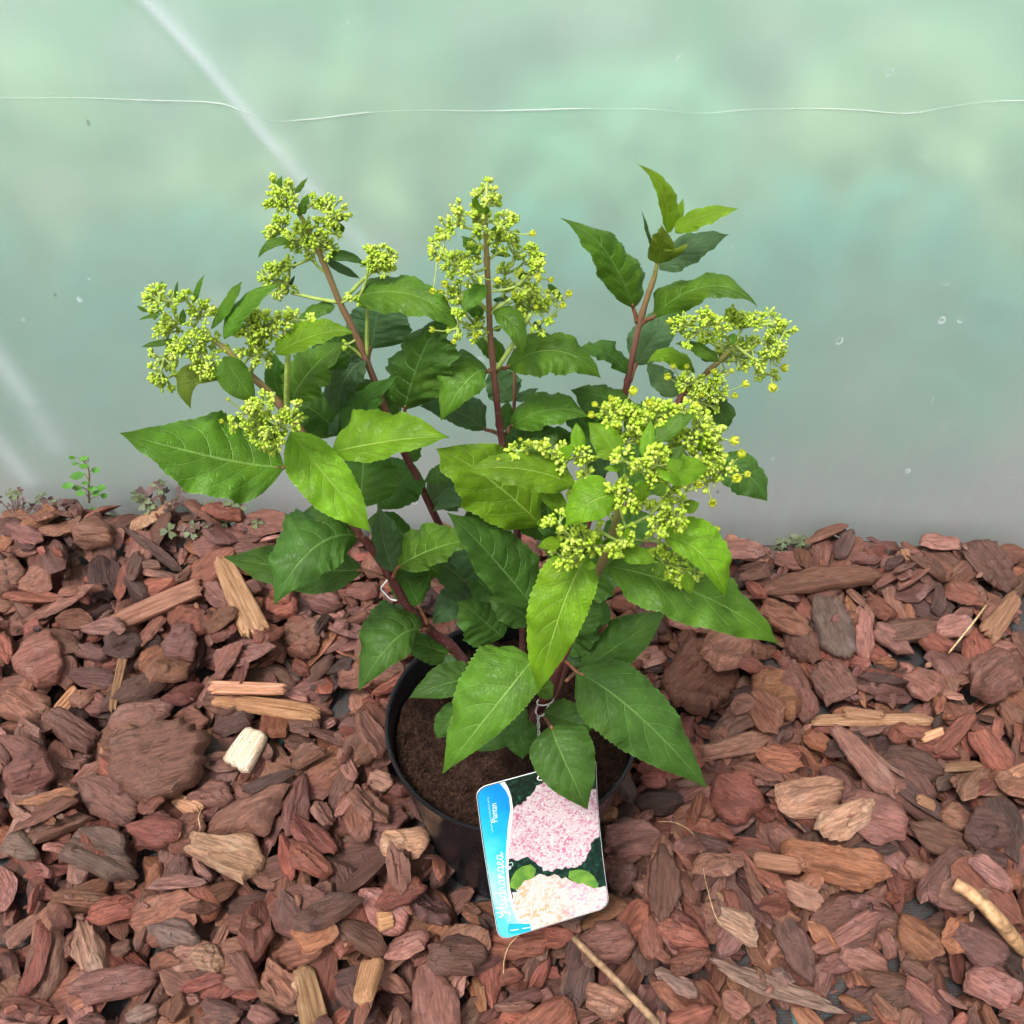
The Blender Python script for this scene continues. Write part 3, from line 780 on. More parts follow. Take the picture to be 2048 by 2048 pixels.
PICK_WOOD = [
 ('r1',1220,330,1420,770,140,'wood','broad split wood chip slanting beside the lowest left leaf'),
 ('r1',1120,1000,1720,1000,90,'wood','long straight split wood chip lying left of the pot'),
 ('r1',1120,935,1550,930,60,'wood','shorter jagged wood strip along the back of the long straight one'),
 ('r1',560,610,1110,410,80,'tan','long thin tan wood strip slanting half buried near the wall'),
 ('r1',690,860,620,1230,50,'wood','narrow pale wood sliver standing upright in view at the far left'),
 ('r1',270,1150,410,990,75,'wood','short pale wood strip partly covered by purplish bark'),
 ('r1',600,1350,575,1440,42,'wood','tiny pale wood splinter beside the largest brown bark plate'),
 ('r1',1300,1490,1450,1310,150,'pale','cream white squarish wood chip with a dark knot left of the pot'),
 ('r1',1500,1420,1550,1130,160,'orange','orange brown wood chip behind the cream white one'),
 ('r2',1200,300,1400,420,120,'wood','crumbly pale wood shred below the cream white chip'),
 ('r3',660,1090,1390,1200,75,'wood','long yellow wood stick lying right of the pot'),
 ('r3',870,1060,1120,1090,60,'wood','short yellow wood piece on the end of the long stick'),
 ('r3',1320,1265,1440,1215,55,'wood','small oblong yellow wood chip by the tip of the long stick'),
 ('r3',1480,1380,1720,1390,60,'wood','short straight yellow wood chip near the right edge'),
 ('r3',1190,190,1210,340,60,'wood','ochre wood fragment curved at the foot of the film wall'),
 ('r3',1250,200,1340,250,90,'wood','ochre wood block at the foot of the film wall'),
 ('r3',1690,660,1860,420,130,'tan','tan wood wedge at the far right edge'),
 ('r3',1800,1600,1926,1500,90,'wood','yellow brown wood sliver at the right edge of the picture'),
 ('r3',1260,1660,1390,1680,60,'tan','small pale wood nugget among bark right of the pot'),
 ('r3',215,1785,285,1850,35,'wood','tiny bright wood splinter on a rust red chip'),
 ('r4',520,570,790,640,80,'tan','ochre wood flake under the big orange brown slab'),
 ('c6',1315,1060,1400,1080,75,'wood','small square yellow wood chip beside the plant tag'),
 ('c6',120,1600,210,1580,90,'wood','small tan wood chip left of the pot base'),
 ('f',560,1830,600,1932,52,'wood','broad tan wood strip cut by the bottom edge at the left'),
 ('f',705,1825,700,1925,42,'wood','narrow yellow wood strip cut by the bottom edge left of the tag'),
]
made = []
def make_individual(name, x, y, yaw, L, W, T, colr, seed, kind, extra=0., label=None, rings=10, segs=34):
    r = np.random.default_rng(seed)
    M = settle(x, y, yaw, L, W, T, extra, .6, .13 if kind == 'bark' else .04, seed)
    vv, fs = chip_mesh(L, W, T, seed, rings, segs, kind)
    me = bpy.data.meshes.new(name)
    me.from_pydata(vv.tolist(), [], fs)
    attrs(me, vv + r.uniform(-3, 3, 3), rim_tint(jitter_tint(TINT[colr], r), len(vv), segs, r))
    o = link(name, me, M_WOOD if kind == 'wood' else M_BARK, None, True, math.radians(38))
    o.matrix_world = M
    made.append((o, x, y, L, W, colr, kind, label))
    return o
# filler individuals first, so that the picked ones end up on top
picked = []
for e in PICK:
    c, x1, y1, x2, y2, w, colr = e
    A = PZ(px(c, x1, y1), .02); B = PZ(px(c, x2, y2), .02)
    picked.append((A, B, w * CROPS[c][2], colr, 'bark', None))
for e in PICK_WOOD:
    c, x1, y1, x2, y2, w, colr, lab = e
    A = PZ(px(c, x1, y1), .024); B = PZ(px(c, x2, y2), .024)
    picked.append((A, B, w * CROPS[c][2], colr, 'wood', lab))
n_fill = 296 - len([p for p in picked if p[4] == 'bark'])
k = 0; sd_ = 50000
while k < n_fill:
    sd_ += 1
    r = np.random.default_rng(sd_)
    x, y = r.uniform(-.6, .6), r.uniform(-.2, .34)
    if not in_view(x, y): continue
    L = r.uniform(.038, .074); W = L * r.uniform(.4, .72)
    if near_pot(x, y, L * .45) or near_wall(x, y, L * .5): continue
    make_individual('bark_chip', x, y, r.uniform(0, 6.28), L, W, r.uniform(.006, .013), COLS[r.integers(len(COLS))], sd_, 'bark', 0, None, 8, 26)
    k += 1
order = sorted(range(len(picked)), key=lambda i: -((picked[i][1] - picked[i][0]).length * picked[i][2]) * (.05 if picked[i][5] and any(q in picked[i][5] for q in ('long ', 'cream white squarish', 'broad split', 'jagged', 'narrow pale')) else (1.6 if picked[i][4] == 'wood' else 1)))
for i in order:
    A, B, wpx, colr, kind, lab = picked[i]
    # lift the pixel positions to the present height of the bed
    mid = (A + B) * .5
    jj = min(max(int((mid.y - GY0) / GR), 0), NYG - 1); ii = min(max(int((mid.x - GX0) / GR), 0), NXG - 1)
    hz = float(HM[max(0, jj - 3):jj + 4, max(0, ii - 3):ii + 4].mean()) + .004
    A, B = PZ(proj(A), hz), PZ(proj(B), hz)
    d = B - A; mid = (A + B) * .5
    L = d.length; yaw = math.atan2(d.y, d.x)
    # width on the ground: undo the foreshortening of the direction across
    pe = V((-math.sin(yaw), math.cos(yaw), 0))
    q0, q1 = proj(mid), proj(mid + pe * .01)
    k_ = math.hypot(q1[0] - q0[0], q1[1] - q0[1]) / .01
    W = wpx / k_
    if kind == 'bark':
        T = min(.019, max(.006, W * .32)); W *= 1.16; L *= 1.12
    else:
        T = min(.009, max(.003, W * .5))
    if mid.y + abs(math.sin(yaw)) * L * .5 + abs(math.cos(yaw)) * W * .5 > wall_y(mid.x) - .004:
        mid.y = wall_y(mid.x) - .004 - (abs(math.sin(yaw)) * L * .5 + abs(math.cos(yaw)) * W * .5)
    make_individual('wood_chip' if kind == 'wood' else 'bark_chip', mid.x, mid.y, yaw, L, W, T, colr, 7000 + i, kind, 0, lab, 12 if L > .06 else 9, 40 if L > .06 else 30)
# 3) crumbs on top of everything
for i in range(900):
    sd_ += 1
    r = np.random.default_rng(sd_)
    x, y = r.uniform(-.65, .65), r.uniform(-.25, .345)
    if near_pot(x, y, .01): continue
    L = r.uniform(.005, .013); W = L * r.uniform(.3, .7); T = W * .3
    kd = r.random()
    M = settle(x, y, r.uniform(0, 6.28), L, W, T, 0, .8, .2, sd_)
    vv, fs = chip_mesh(L, W, T, sd_, 2, 8)
    add_stuff(M, vv, fs, jitter_tint(TINT['tan' if kd > .93 else COLS[r.integers(len(COLS))]], r), sd_)
me = bpy.data.meshes.new('bark_mulch')
me.from_pydata(np.concatenate(stuff_v).tolist(), [], stuff_f)
attrs(me, np.concatenate(stuff_l), np.concatenate(stuff_t))
o = link('bark_mulch', me, M_BARK, None, True, math.radians(38))
tag(o, 'loose layer of small reddish brown bark pieces covering the ground', 'mulch', None, 'stuff')

# labels for the single chips
def place(x, y):
    p = proj(V((x, y, .02)))
    if p[1] < 1180: return 'by the film at left' if p[0] < 700 else ('by the film at right' if p[0] > 1350 else 'behind the pot')
    if p[1] > 1900: return 'at bottom left' if p[0] < 1000 else 'at bottom right'
    if p[0] < 360: return 'at the left edge'
    if p[0] > 1690: return 'at the right edge'
    return 'left of the pot' if p[0] < 1024 else 'right of the pot'
labs = {}
for rec in made:
    o, x, y, L, W, colr, kind, lab = rec
    if lab:
        tag(o, lab, 'wood chip', 'pale split wood chips in the mulch'); continue
    size = 'large ' if L > .075 else ('small ' if L < .036 else '')
    shp = 'narrow' if L / W > 2.8 else ('broad' if W / L > .62 else 'oblong')
    s = f'{size}{WORD[colr]} {shp} bark chip {place(x, y)}'
    labs.setdefault(s, []).append(rec)
for s, rs in labs.items():
    if len(rs) > 1:
        rs.sort(key=lambda q: proj(V((q[1], q[2], .02)))[0])
        ORD = ['leftmost', 'second from left', 'third from left', 'fourth from left', 'fifth from left', 'sixth from left', 'seventh from left', 'eighth from left', 'ninth from left', 'tenth from left', 'eleventh from left', 'twelfth from left', 'thirteenth from left', 'fourteenth from left', 'fifteenth from left', 'sixteenth from left', 'seventeenth from left']
        names = [ORD[i] for i in range(len(rs))]
        names[-1] = 'rightmost'
    else: names = ['']
    for q, nm in zip(rs, names):
        tag(q[0], s + (', ' + nm if nm else ''), 'bark chip', 'bark chips of the mulch bed')

# ------------------------------------------------------------------ hydrangea
plant = empty('hydrangea_plant', (0, 0, SOIL_Z))
tag(plant, 'leafy green hydrangea shrub with yellow green flower buds, growing in the black pot', 'shrub')
STEMS = {
 'S1': [(985,1440,.012),(925,1316,.02),(860,1260,.016),(816,1213,.011),(785,1160,.006),(766,1129,.002),(735,1086,-.003),(711,1058,-.005),(640,930,-.005),(600,860,0),(565,817,0),(543,789,0),(500,749,0),(459,705,0),(422,677,0),(378,646,0)],
 'S2': [(1000,1405,.03),(975,1260,.04),(956,1191,.045),(934,1154,.05),(909,1110,.05),(857,1005,.05),(835,955,.05),(813,915,.05),(780,840,.05),(751,767,.05),(729,711,.05),(705,655,.05),(680,606,.05),(652,537,.05),(636,500,.05),(612,450,.05),(575,395,.05),(550,370,.05)],
 'S3': [(1040,1430,.012),(1045,1250,.02),(1034,1064,.03),(1021,1000,.032),(1002,870,.035),(997,832,.035),(992,787,.035),(986,730,.035),(980,662,.035),(978,605,.035),(975,548,.035),(972,479,.035),(972,434,.035),(973,385,.035)],
 'S4': [(1090,1405,.02),(1130,1200,.05),(1190,1000,.07),(1235,850,.08),(1252,778,.08),(1259,744,.08),(1268,699,.08),(1279,647,.08),(1294,596,.08),(1308,556,.08),(1313,533,.08),(1320,500,.08)],
 'S5': [(1066,1450,-.008),(1082,1413,-.015),(1104,1378,-.02),(1119,1324,-.03),(1131,1301,-.03),(1138,1274,-.035),(1165,1200,-.05),(1205,1123,-.06),(1235,1030,-.07),(1252,955,-.075)],
 'S6': [(1100,1420,.02),(1180,1200,.03),(1270,980,.05),(1362,795,.05),(1405,755,.05),(1436,724,.05),(1470,690,.05)],
 'S7': [(1050,1385,.04),(1040,1100,.09),(1029,850,.11),(1029,793,.11),(1029,738,.11),(1027,690,.11)],
}
STEM_R = {'S1': (.0038, .0016), 'S2': (.0030, .0015), 'S3': (.0028, .0013), 'S4': (.0028, .0015), 'S5': (.0044, .0022), 'S6': (.003, .0016), 'S7': (.0016, .0012)}
STEM_PTS = {}
for k, pts in STEMS.items():
    P = catmull([PY((a, b), c) for a, b, c in pts], 5)
    STEM_PTS[k] = P
    n = len(P); r0, r1 = STEM_R[k]
    nodes = [pts[i] for i in range(2, len(pts) - 1, 3)]
    rad = []
    for i, p in enumerate(P):
        t = i / (n - 1)
        rad.append((r0 + (r1 - r0) * t) * (1 - .5 * max(0, t - .82) / .18) * (1 + .10 * math.sin(i * .9) * .4 + (.22 if i % 15 == 7 else 0)))
    mb = MB(); mb.tube(P, rad, 12)
    me = mb.mesh('stem')
    h = np.repeat(np.linspace(0, 1, n), 12)
    a = me.attributes.new('hgt', 'FLOAT', 'POINT'); a.data.foreach_set('value', h.astype(np.float32))
    link('stem', me, M_STEM, plant)

WU = np.array([0, .03, .08, .16, .27, .38, .50, .62, .74, .84, .91, .96, 1.0])
WV = np.array([.02, .24, .52, .82, .98, 1.02, .98, .87, .67, .43, .225, .085, .0])
def smooth_interp(u, X, Y):
    u = np.atleast_1d(u); i = np.clip(np.searchsorted(X, u, 'right') - 1, 0, len(X) - 2)
    m = np.gradient(Y, X); h = X[i + 1] - X[i]; t = (u - X[i]) / h
    return ((2*t**3-3*t**2+1)*Y[i] + (t**3-2*t**2+t)*h*m[i] + (-2*t**3+3*t**2)*Y[i+1] + (t**3-t**2)*h*m[i+1])
leaf_n = [0]
def leaf(c, base, tip, mid, wl, wr, Yb, Yt, mat='mid', pet=None, petY=None, name='leaf', parent=None, cam=.55, ym=None, wave=.10, serr=1.0, fold=.16, droop=.30, rows=None, green_pet=False, teeth=24, quilt=1.0):
    """a leaf blade from base to tip; wl / wr are the half widths left and right of the midrib"""
    leaf_n[0] += 1
    r = random.Random(leaf_n[0] * 13 + 5)
    s = CROPS[c][2]
    B = PY(px(c, *base), Yb); T = PY(px(c, *tip), Yt)
    mid = mid or ((base[0] + tip[0]) / 2, (base[1] + tip[1]) / 2)
    M = PY(px(c, *mid), (Yb + Yt) / 2 if ym is None else ym)
    Q = M * 2 - (B + T) * .5
    L = (M - B).length + (T - M).length
    small = L < .035
    teeth = int(max(9, min(26, L / .0042)))
    R = rows or (teeth * 4 if not small else max(20, teeth * 3))
    cols = 17 if not small else 9
    us = np.linspace(0, 1, R + 1)
    prof = np.clip(smooth_interp(us, WU, WV), 0.0, 1)
    chord = V((proj(T)[0] - proj(B)[0], proj(T)[1] - proj(B)[1], 0)); chord.normalize()
    vs_ = []; uvs = []
    w_ph = r.uniform(0, 6.28); w_ph2 = r.uniform(0, 6.28); wf = r.uniform(2.2, 3.6)
    nv = 7.0; curl = r.uniform(.1, .8); twist = r.uniform(-.35, .35); wave *= 1.1
    hint = (V((0, 0, 1)) * (1 - cam) - FW * cam)
    prev_n = None
    for i, u in enumerate(us):
        u = float(u)
        p = B * (1 - u) ** 2 + Q * (2 * u * (1 - u)) + T * u * u
        tan = (Q - B) * (2 * (1 - u)) + (T - Q) * (2 * u)
        tan.normalize()
        e = .01
        a0, a1 = proj(p - tan * e), proj(p + tan * e)
        d2 = V((a1[0] - a0[0], a1[1] - a0[1], 0))
        if d2.length > 1e-6: d2.normalize()
        d2 = d2 * .65 + chord * .35
        d2.normalize()
        sc = depth(p) / F
        Lv = RT * (d2.y * sc) + UP * (d2.x * sc)            # one photo pixel to the left
        n = hint - tan * hint.dot(tan)
        n.normalize()
        k = -n.dot(Lv) / min(-.25, n.dot(FW))
        k = max(-1.1 * sc, min(1.1 * sc, k))
        lat = Lv + FW * k
        nn = tan.cross(lat); nn.normalize()
        if nn.dot(FW) > 0: nn = -nn
        ph = (u * teeth) % 1.0
        saw = (ph if ph < .8 else (1 - ph) * 4) - .35
        amp = serr * .062 * min(1, prof[i] * 2.2) * (1 if u > .1 else u * 10)
        for j in range(cols):
            v = -1 + 2 * j / (cols - 1)
            av = abs(v)
            half = (wl if v < 0 else wr) * s * 1.24
            ed = prof[i] * (1 - amp * saw * (-1) * av ** 10 * (1.0)) if av > .8 else prof[i]
            wdt = half * ed * av
            wr_ = half * prof[i] * lat.length
            wmax = half * lat.length
            z = wr_ * (fold * av - droop * av * av)
            z += wave * wmax * math.sin(wf * 2 * math.pi * u + (w_ph if v < 0 else w_ph2)) * av ** 2.2 * min(1, prof[i] * 1.6)
            z += wave * .5 * wmax * math.sin(wf * 4.6 * math.pi * u + w_ph * 2 + v) * av ** 3 * min(1, prof[i] * 1.6)
            # quilting between the side veins
            q = (u - .26 * av ** 1.25) * nv + (.18 if v > 0 else 0)
            fq = abs((q % 1.0) - .5) * 2
            z += quilt * .08 * wmax * (1 - fq ** 3) * math.sin(math.pi * min(1, av * 1.02)) * prof[i] * (1 if av > .02 else 0)
            z -= curl * max(0., u - .62) ** 2 * L + twist * v * wr_ * (u - .4)
            vs_.append(p + lat * (wdt * (-1 if v > 0 else 1)) + nn * z)
            uvs.append((u, j / (cols - 1)))
    # lat points left; columns run from left edge (v=-1) to right edge (v=1)
    fs = []
    for i in range(R):
        for j in range(cols - 1):
            a = i * cols + j
            fs.append((a, a + cols, a + cols + 1, a + 1))
    me = bpy.data.meshes.new(name)
    me.from_pydata([tuple(v) for v in vs_], [], fs)
    # face normals towards the upper side
    nsum = V((0, 0, 0))
    for q_ in range(len(me.polygons) // 3, len(me.polygons), max(1, len(me.polygons) // 9)): nsum += me.polygons[q_].normal
    if nsum.dot(hint) < 0: me.flip_normals()
    ul = me.uv_layers.new(name='UVMap')
    li = np.zeros(len(me.loops), np.int32); me.loops.foreach_get('vertex_index', li)
    ul.data.foreach_set('uv', np.array(uvs, np.float32)[li].ravel())
    o = link(name, me, LM[mat], parent or plant)
    if pet is not None:
        E = PY(px(c, *pet), Yb if petY is None else petY)
        mb = MB()
        t0 = (Q - B).normalized()
        mb.tube(catmull([E, E.lerp(B, .5) + V((0, 0, .001)), B, B + t0 * L * .05], 4), [.0016, .0015, .0015, .0014, .0014, .0013, .0013, .0013, .0012, .0012, .0011, .001, .0008], 7)
        mb.build('petiole', M_PETIOLE_G if (green_pet or mat in ('bright', 'yellow')) else M_PETIOLE, o if parent is None else parent)
    return o

G = True
# ---- left side
leaf('w7',(1830,272),(780,40),(1400,215),190,265,-.004,-.03,'mid',(1960,60),0,wave=.13)
leaf('c5',(580,205),(1100,842),(850,540),118,150,-.012,-.05,'bright',wave=.12,fold=.3)
leaf('c5',(1025,885),(460,1330),(740,950),135,255,-.006,-.06,'dark',(1060,880),wave=.14,droop=.45)
leaf('c5',(1050,1095),(165,998),(600,1085),110,140,.004,-.01,'dark',(1190,1150),0)
leaf('c5',(1030,690),(1060,250),None,125,185,.01,.03,'dark',(1035,800),.0)
leaf('c5',(850,335),(1600,222),(1200,270),185,85,-.01,-.02,'bright',wave=.16,fold=.25)
leaf('c5',(1330,522),(1120,370),None,75,75,.06,.07,'blue',(1430,575),.05)
leaf('c5',(1330,400),(1400,265),None,40,50,.06,.06,'dark')
leaf('c5',(1240,1110),(1145,715),(1180,910),65,110,-.002,.0,'blue',fold=.3)
leaf('c5',(1340,980),(1060,770),(1210,810),90,80,.035,.04,'dark')
leaf('c5',(1275,1078),(1765,895),(1490,965),150,75,-.01,-.035,'mid',(1245,1140),0,wave=.14)
leaf('c5',(1410,1330),(1280,1020),(1330,1150),95,110,.01,.02,'dark',(1465,1445),.01)
leaf('c5',(1790,1262),(1430,985),(1610,1090),80,100,.05,.05,'blue')
leaf('c5',(1820,1280),(1488,1448),(1650,1320),70,115,.045,.02,'blue',cam=.6)
leaf('c5',(1425,1485),(1010,1885),(1240,1560),95,215,.0,-.045,'dark',(1470,1480),.008,droop=.45)
leaf('c5',(1610,1640),(1290,1540),(1470,1590),75,75,.015,.01,'dark',(1660,1660),.02)
leaf('c5',(1680,1700),(1555,1690),None,42,45,.02,.02,'blue')
leaf('c6',(650,415),(298,506),(500,430),55,85,-.03,-.045,'dark')
leaf('c5',(1620,490),(1440,522),None,30,75,.04,.035,'dark')
leaf('c5',(1810,620),(1488,718),(1650,640),35,80,.02,.01,'blue')
leaf('c5',(1900,800),(1680,760),(1790,740),30,50,.05,.05,'dark')
# ---- upper left
leaf('c2',(15,972),(795,1172),(420,945),125,115,.048,.015,'mid',wave=.10,droop=.35)
leaf('c1',(1680,1215),(1740,860),None,155,185,.085,.10,'blue',(1660,1290),.055)
leaf('c1',(1450,940),(1195,1032),(1320,975),35,45,.05,.045,'mid')
leaf('c1',(1065,1250),(1565,1100),(1320,1130),95,60,-.012,-.02,'bright',wave=.1,fold=.35)
leaf('c1',(1165,1555),(1490,1160),(1280,1370),165,120,.02,.02,'mid',wave=.12)
leaf('c1',(1135,1610),(1030,1240),(1060,1420),55,90,.03,.03,'dark')
leaf('c1',(1480,1770),(1180,1560),(1320,1620),110,120,.055,.055,'dark')
leaf('c1',(1655,1280),(1490,1690),(1500,1440),85,110,.05,.035,'blue',fold=.4,wave=.18)
leaf('c1',(1480,1640),(1240,1700),None,90,100,.06,.06,'blue')
leaf('c2',(385,1755),(660,1065),(480,1430),215,200,.05,.025,'dark',(395,1850),.05)
leaf('c1',(1490,1730),(1818,1382),(1640,1560),75,85,.03,.02,'dark',fold=.35)
leaf('c2',(965,1488),(615,1838),(830,1545),90,200,.033,.005,'mid',(1005,1480),.035,wave=.12,droop=.4)
leaf('c2',(1065,1430),(860,1275),(980,1300),60,60,.06,.065,'mid')
leaf('c2',(1095,1462),(1790,1530),(1440,1340),125,135,.04,.03,'mid',(1030,1480),.035,wave=.13)
leaf('c3',(548,1578),(165,1465),(370,1420),45,90,.078,.06,'dark',wave=.2)
leaf('c2',(1005,1078),(1218,1405),(1140,1150),80,60,.03,.01,'mid',wave=.08)
leaf('c2',(958,880),(793,1068),(860,960),55,55,.03,.015,'mid',serr=.4)
leaf('c2',(915,660),(790,530),None,45,40,.05,.05,'mid',serr=.3)
leaf('c2',(985,640),(1140,670),None,22,20,.05,.05,'mid',serr=.3)
leaf('c4',(440,268),(850,212),(640,180),90,65,.05,.035,'mid',(420,300),.04,wave=.15)
leaf('c2',(955,1895),(488,1728),(730,1765),65,140,.055,.06,'blue',(1058,1935),.035)
leaf('c2',(1135,1695),(1010,1440),(1060,1580),90,120,.115,.12,'blue')
leaf('c2',(1165,1690),(1320,1600),None,30,30,.11,.11,'blue')
leaf('c2',(1080,1900),(1110,1690),None,50,50,.07,.08,'dark')
leaf('c4',(765,400),(605,330),(690,310),45,40,.065,.07,'dark')
leaf('c4',(560,290),(410,330),None,40,50,.06,.06,'dark')
leaf('c3',(600,1790),(148,1680),(370,1730),130,75,.075,.06,'dark')
# ---- right shoot
leaf('c3',(585,1112),(168,445),(440,790),110,195,.08,.05,'mid',(610,1210),.08,wave=.07)
leaf('c3',(720,1180),(1490,1046),(1080,965),130,75,.075,.035,'mid',(640,1225),.08,wave=.13,droop=.4)
leaf('c3',(605,1512),(950,1090),(750,1290),130,95,.105,.125,'blue',(565,1620),.085)
leaf('c3',(825,585),(668,82),(800,330),50,85,.085,.065,'yellow',fold=.35,wave=.05)
leaf('c3',(880,585),(1322,404),(1060,470),62,75,.08,.06,'yellow',fold=.35,wave=.05)
leaf('c3',(885,530),(932,345),None,24,26,.09,.09,'yellow',serr=.3)
leaf('c3',(748,800),(800,560),(785,680),70,115,.07,.055,'olive',wave=.06)
leaf('c3',(742,720),(662,435),(685,570),14,16,.07,.06,'blue',serr=.5)
leaf('c3',(770,842),(1262,572),(980,690),95,85,.09,.10,'blue',wave=.12)
leaf('c3',(1020,1565),(678,1490),(850,1440),50,60,.055,.04,'bright',droop=.4)
leaf('c3',(905,1725),(698,1490),(780,1620),60,95,.075,.08,'blue')
leaf('c3',(1190,1485),(895,1342),(1040,1390),42,40,.035,.03,'mid',serr=.4)
leaf('c4',(1420,150),(1560,290),(1530,200),70,60,.045,.04,'dark')
leaf('c4',(1530,420),(1775,652),(1660,510),75,95,.01,-.01,'dark')
# ---- front
leaf('c4',(598,772),(88,372),(340,545),135,165,.0,-.02,'bright',wave=.12)
leaf('c4',(772,565),(203,487),(500,485),80,85,-.055,-.06,'bright',fold=.35,wave=.08,droop=.35)
leaf('c4',(990,440),(842,238),(930,330),65,60,-.065,-.05,'bright',serr=.4,fold=.3)
leaf('c4',(790,395),(780,243),None,28,32,-.05,-.04,'bright',serr=.3)
leaf('c4',(1130,432),(1165,228),None,28,28,-.085,-.07,'bright',serr=.3)
leaf('c4',(1175,345),(1402,190),(1280,270),45,30,-.06,-.05,'mid',serr=.3)
leaf('c4',(1195,480),(1465,470),(1330,490),70,65,-.09,-.08,'bright',serr=.3,fold=.3)
leaf('c4',(980,620),(710,784),(850,660),75,115,-.09,-.10,'bright',serr=.3,droop=.4)
leaf('c4',(1115,545),(1120,668),None,34,34,-.10,-.10,'bright',serr=.2)
leaf('c4',(835,925),(568,1682),(700,1220),105,142,-.07,-.115,'bright',wave=.10,fold=.3,droop=.3)
leaf('c4',(940,985),(1885,1388),(1390,1120),130,135,-.062,-.08,'mid',wave=.12,fold=.3)
leaf('c4',(1225,825),(1572,1168),(1430,930),125,55,-.08,-.10,'bright',wave=.06,fold=.3)
leaf('c4',(1000,925),(1195,968),(1100,930),42,36,-.085,-.09,'bright',serr=.3)
leaf('c4',(705,865),(583,882),None,22,34,-.09,-.095,'bright',serr=.3)
leaf('c4',(730,700),(583,575),(650,620),42,38,-.06,-.055,'bright',serr=.3)
leaf('c4',(560,1195),(145,718),(360,960),85,150,-.03,-.035,'dark',wave=.08)
leaf('c4',(905,540),(865,330),None,50,55,-.03,-.03,'blue')
leaf('c4',(930,870),(1210,740),(1060,780),80,80,-.03,-.03,'dark')
leaf('c6',(945,300),(448,918),(780,510),95,205,-.06,-.115,'mid',wave=.08,droop=.32)
leaf('c6',(1165,368),(1852,978),(1480,590),145,152,-.045,-.09,'dark',(1098,308),-.03,wave=.08,droop=.35)
leaf('c6',(1195,350),(1622,52),(1390,230),110,85,-.015,.0,'dark',(1110,420),-.025)
leaf('c6',(1035,648),(1238,1098),(1105,830),140,125,-.07,-.115,'dark',(988,590),-.02,wave=.05,droop=.25,serr=.5)
leaf('c6',(910,560),(620,770),(770,690),55,75,-.045,-.06,'dark')
leaf('c6',(870,605),(890,822),None,70,72,-.045,-.07,'dark',serr=.4)
leaf('c6',(580,540),(440,710),(500,640),50,60,-.04,-.05,'dark',serr=.4)
leaf('c6',(550,320),(470,345),None,35,40,.0,.0,'blue',serr=.4)
leaf('c6',(1000,575),(1265,655),(1130,620),75,60,-.04,-.055,'dark')
leaf('c6',(1130,345),(1290,140),(1200,230),75,75,.0,.01,'blue')
leaf('c6',(1050,440),(950,470),None,45,60,-.05,-.055,'mid')
leaf('c6',(790,190),(640,80),(710,130),55,55,.03,.035,'blue')
leaf('c6',(800,110),(740,30),None,40,40,.04,.04,'blue')
leaf('c4',(935,1290),(825,1140),(880,1210),55,55,.0,.01,'dark',(900,1330),0)
leaf('c4',(760,1330),(900,1120),(840,1230),70,60,-.01,.0,'dark')
leaf('c4',(250,1050),(400,1170),(320,1100),45,60,.02,.0,'dark')
leaf('c4',(560,1280),(330,1150),(440,1190),70,60,-.01,-.01,'dark')
# ---- inner leaves of the bush
for q in [((800,850),(680,760),50,50,.06,'dark'), ((830,930),(750,1020),45,50,.055,'dark'), ((860,1010),(945,925),50,45,.06,'blue'), ((1010,905),(1110,855),45,50,.05,'dark'), ((1015,1000),(925,925),50,50,.045,'dark'), ((1030,1055),(1120,1000),50,45,.04,'dark'),
          ((1000,1130),(905,1075),50,45,.035,'blue'), ((880,1150),(795,1080),42,45,.03,'dark'), ((1140,1185),(1235,1105),52,48,.0,'dark'), ((1160,1120),(1100,1015),48,50,.0,'dark'), ((1230,900),(1140,820),48,48,.06,'dark'), ((1250,860),(1345,815),42,45,.07,'mid'),
          ((1240,965),(1345,900),52,50,.04,'dark'), ((1005,1275),(925,1205),45,45,.0,'dark'), ((720,725),(630,655),42,45,.055,'dark'), ((1110,1290),(1190,1230),42,42,.01,'dark'), ((940,1180),(1010,1110),42,42,.045,'dark')]:
    leaf('p', q[0], q[1], None, q[2] * .85, q[3] * .85, q[4], q[4] - .01, q[5])
# ---- small leaves round the left flower head
for a in [((650,1090),(832,778),(760,900),38,45,-.005,-.01,'mid'), ((735,1155),(1085,785),(860,950),75,55,-.01,-.015,'mid'), ((530,925),(592,735),None,20,22,0,0,'mid'),
          ((415,900),(432,778),None,12,12,.005,.005,'mid'), ((330,842),(333,775),None,14,14,.005,.005,'bright'), ((240,978),(170,938),None,10,10,0,0,'mid'), ((330,990),(178,1026),None,10,12,0,0,'mid'),
          ((420,1160),(195,1197),None,20,18,0,-.005,'mid'), ((705,1415),(520,1612),(530,1430),30,110,-.002,-.01,'olive'), ((735,1265),(945,1565),(830,1420),70,90,-.012,-.02,'mid'), ((460,1060),(465,960),None,22,25,-.005,-.005,'mid'),
          # top flower head
          ((1190,215),(1268,108),None,16,20,.05,.05,'mid'), ((1210,365),(1265,218),None,34,34,.045,.04,'mid'), ((1035,292),(965,287),None,8,9,.05,.05,'mid'), ((1155,525),(938,632),(1040,540),25,32,.045,.04,'mid'),
          ((1390,628),(1655,682),(1520,615),30,32,.05,.045,'dark'), ((1395,645),(1612,762),None,24,26,.055,.055,'blue'), ((1380,405),(1565,352),None,20,18,.05,.05,'mid'), ((1070,225),(1100,100),None,22,20,.055,.055,'mid'),
          ((1500,470),(1440,400),None,28,30,.055,.055,'mid'), ((1180,700),(1195,650),None,12,12,.06,.06,'blue'), ((1150,820),(1190,740),None,12,12,.06,.06,'blue'), ((1250,350),(1240,300),None,16,16,.05,.05,'mid'), ((1225,1660),(1285,1655),None,12,12,-.02,-.02,'bright')]:
    leaf('c1', *a, serr=.3, wave=.05, name='bract')
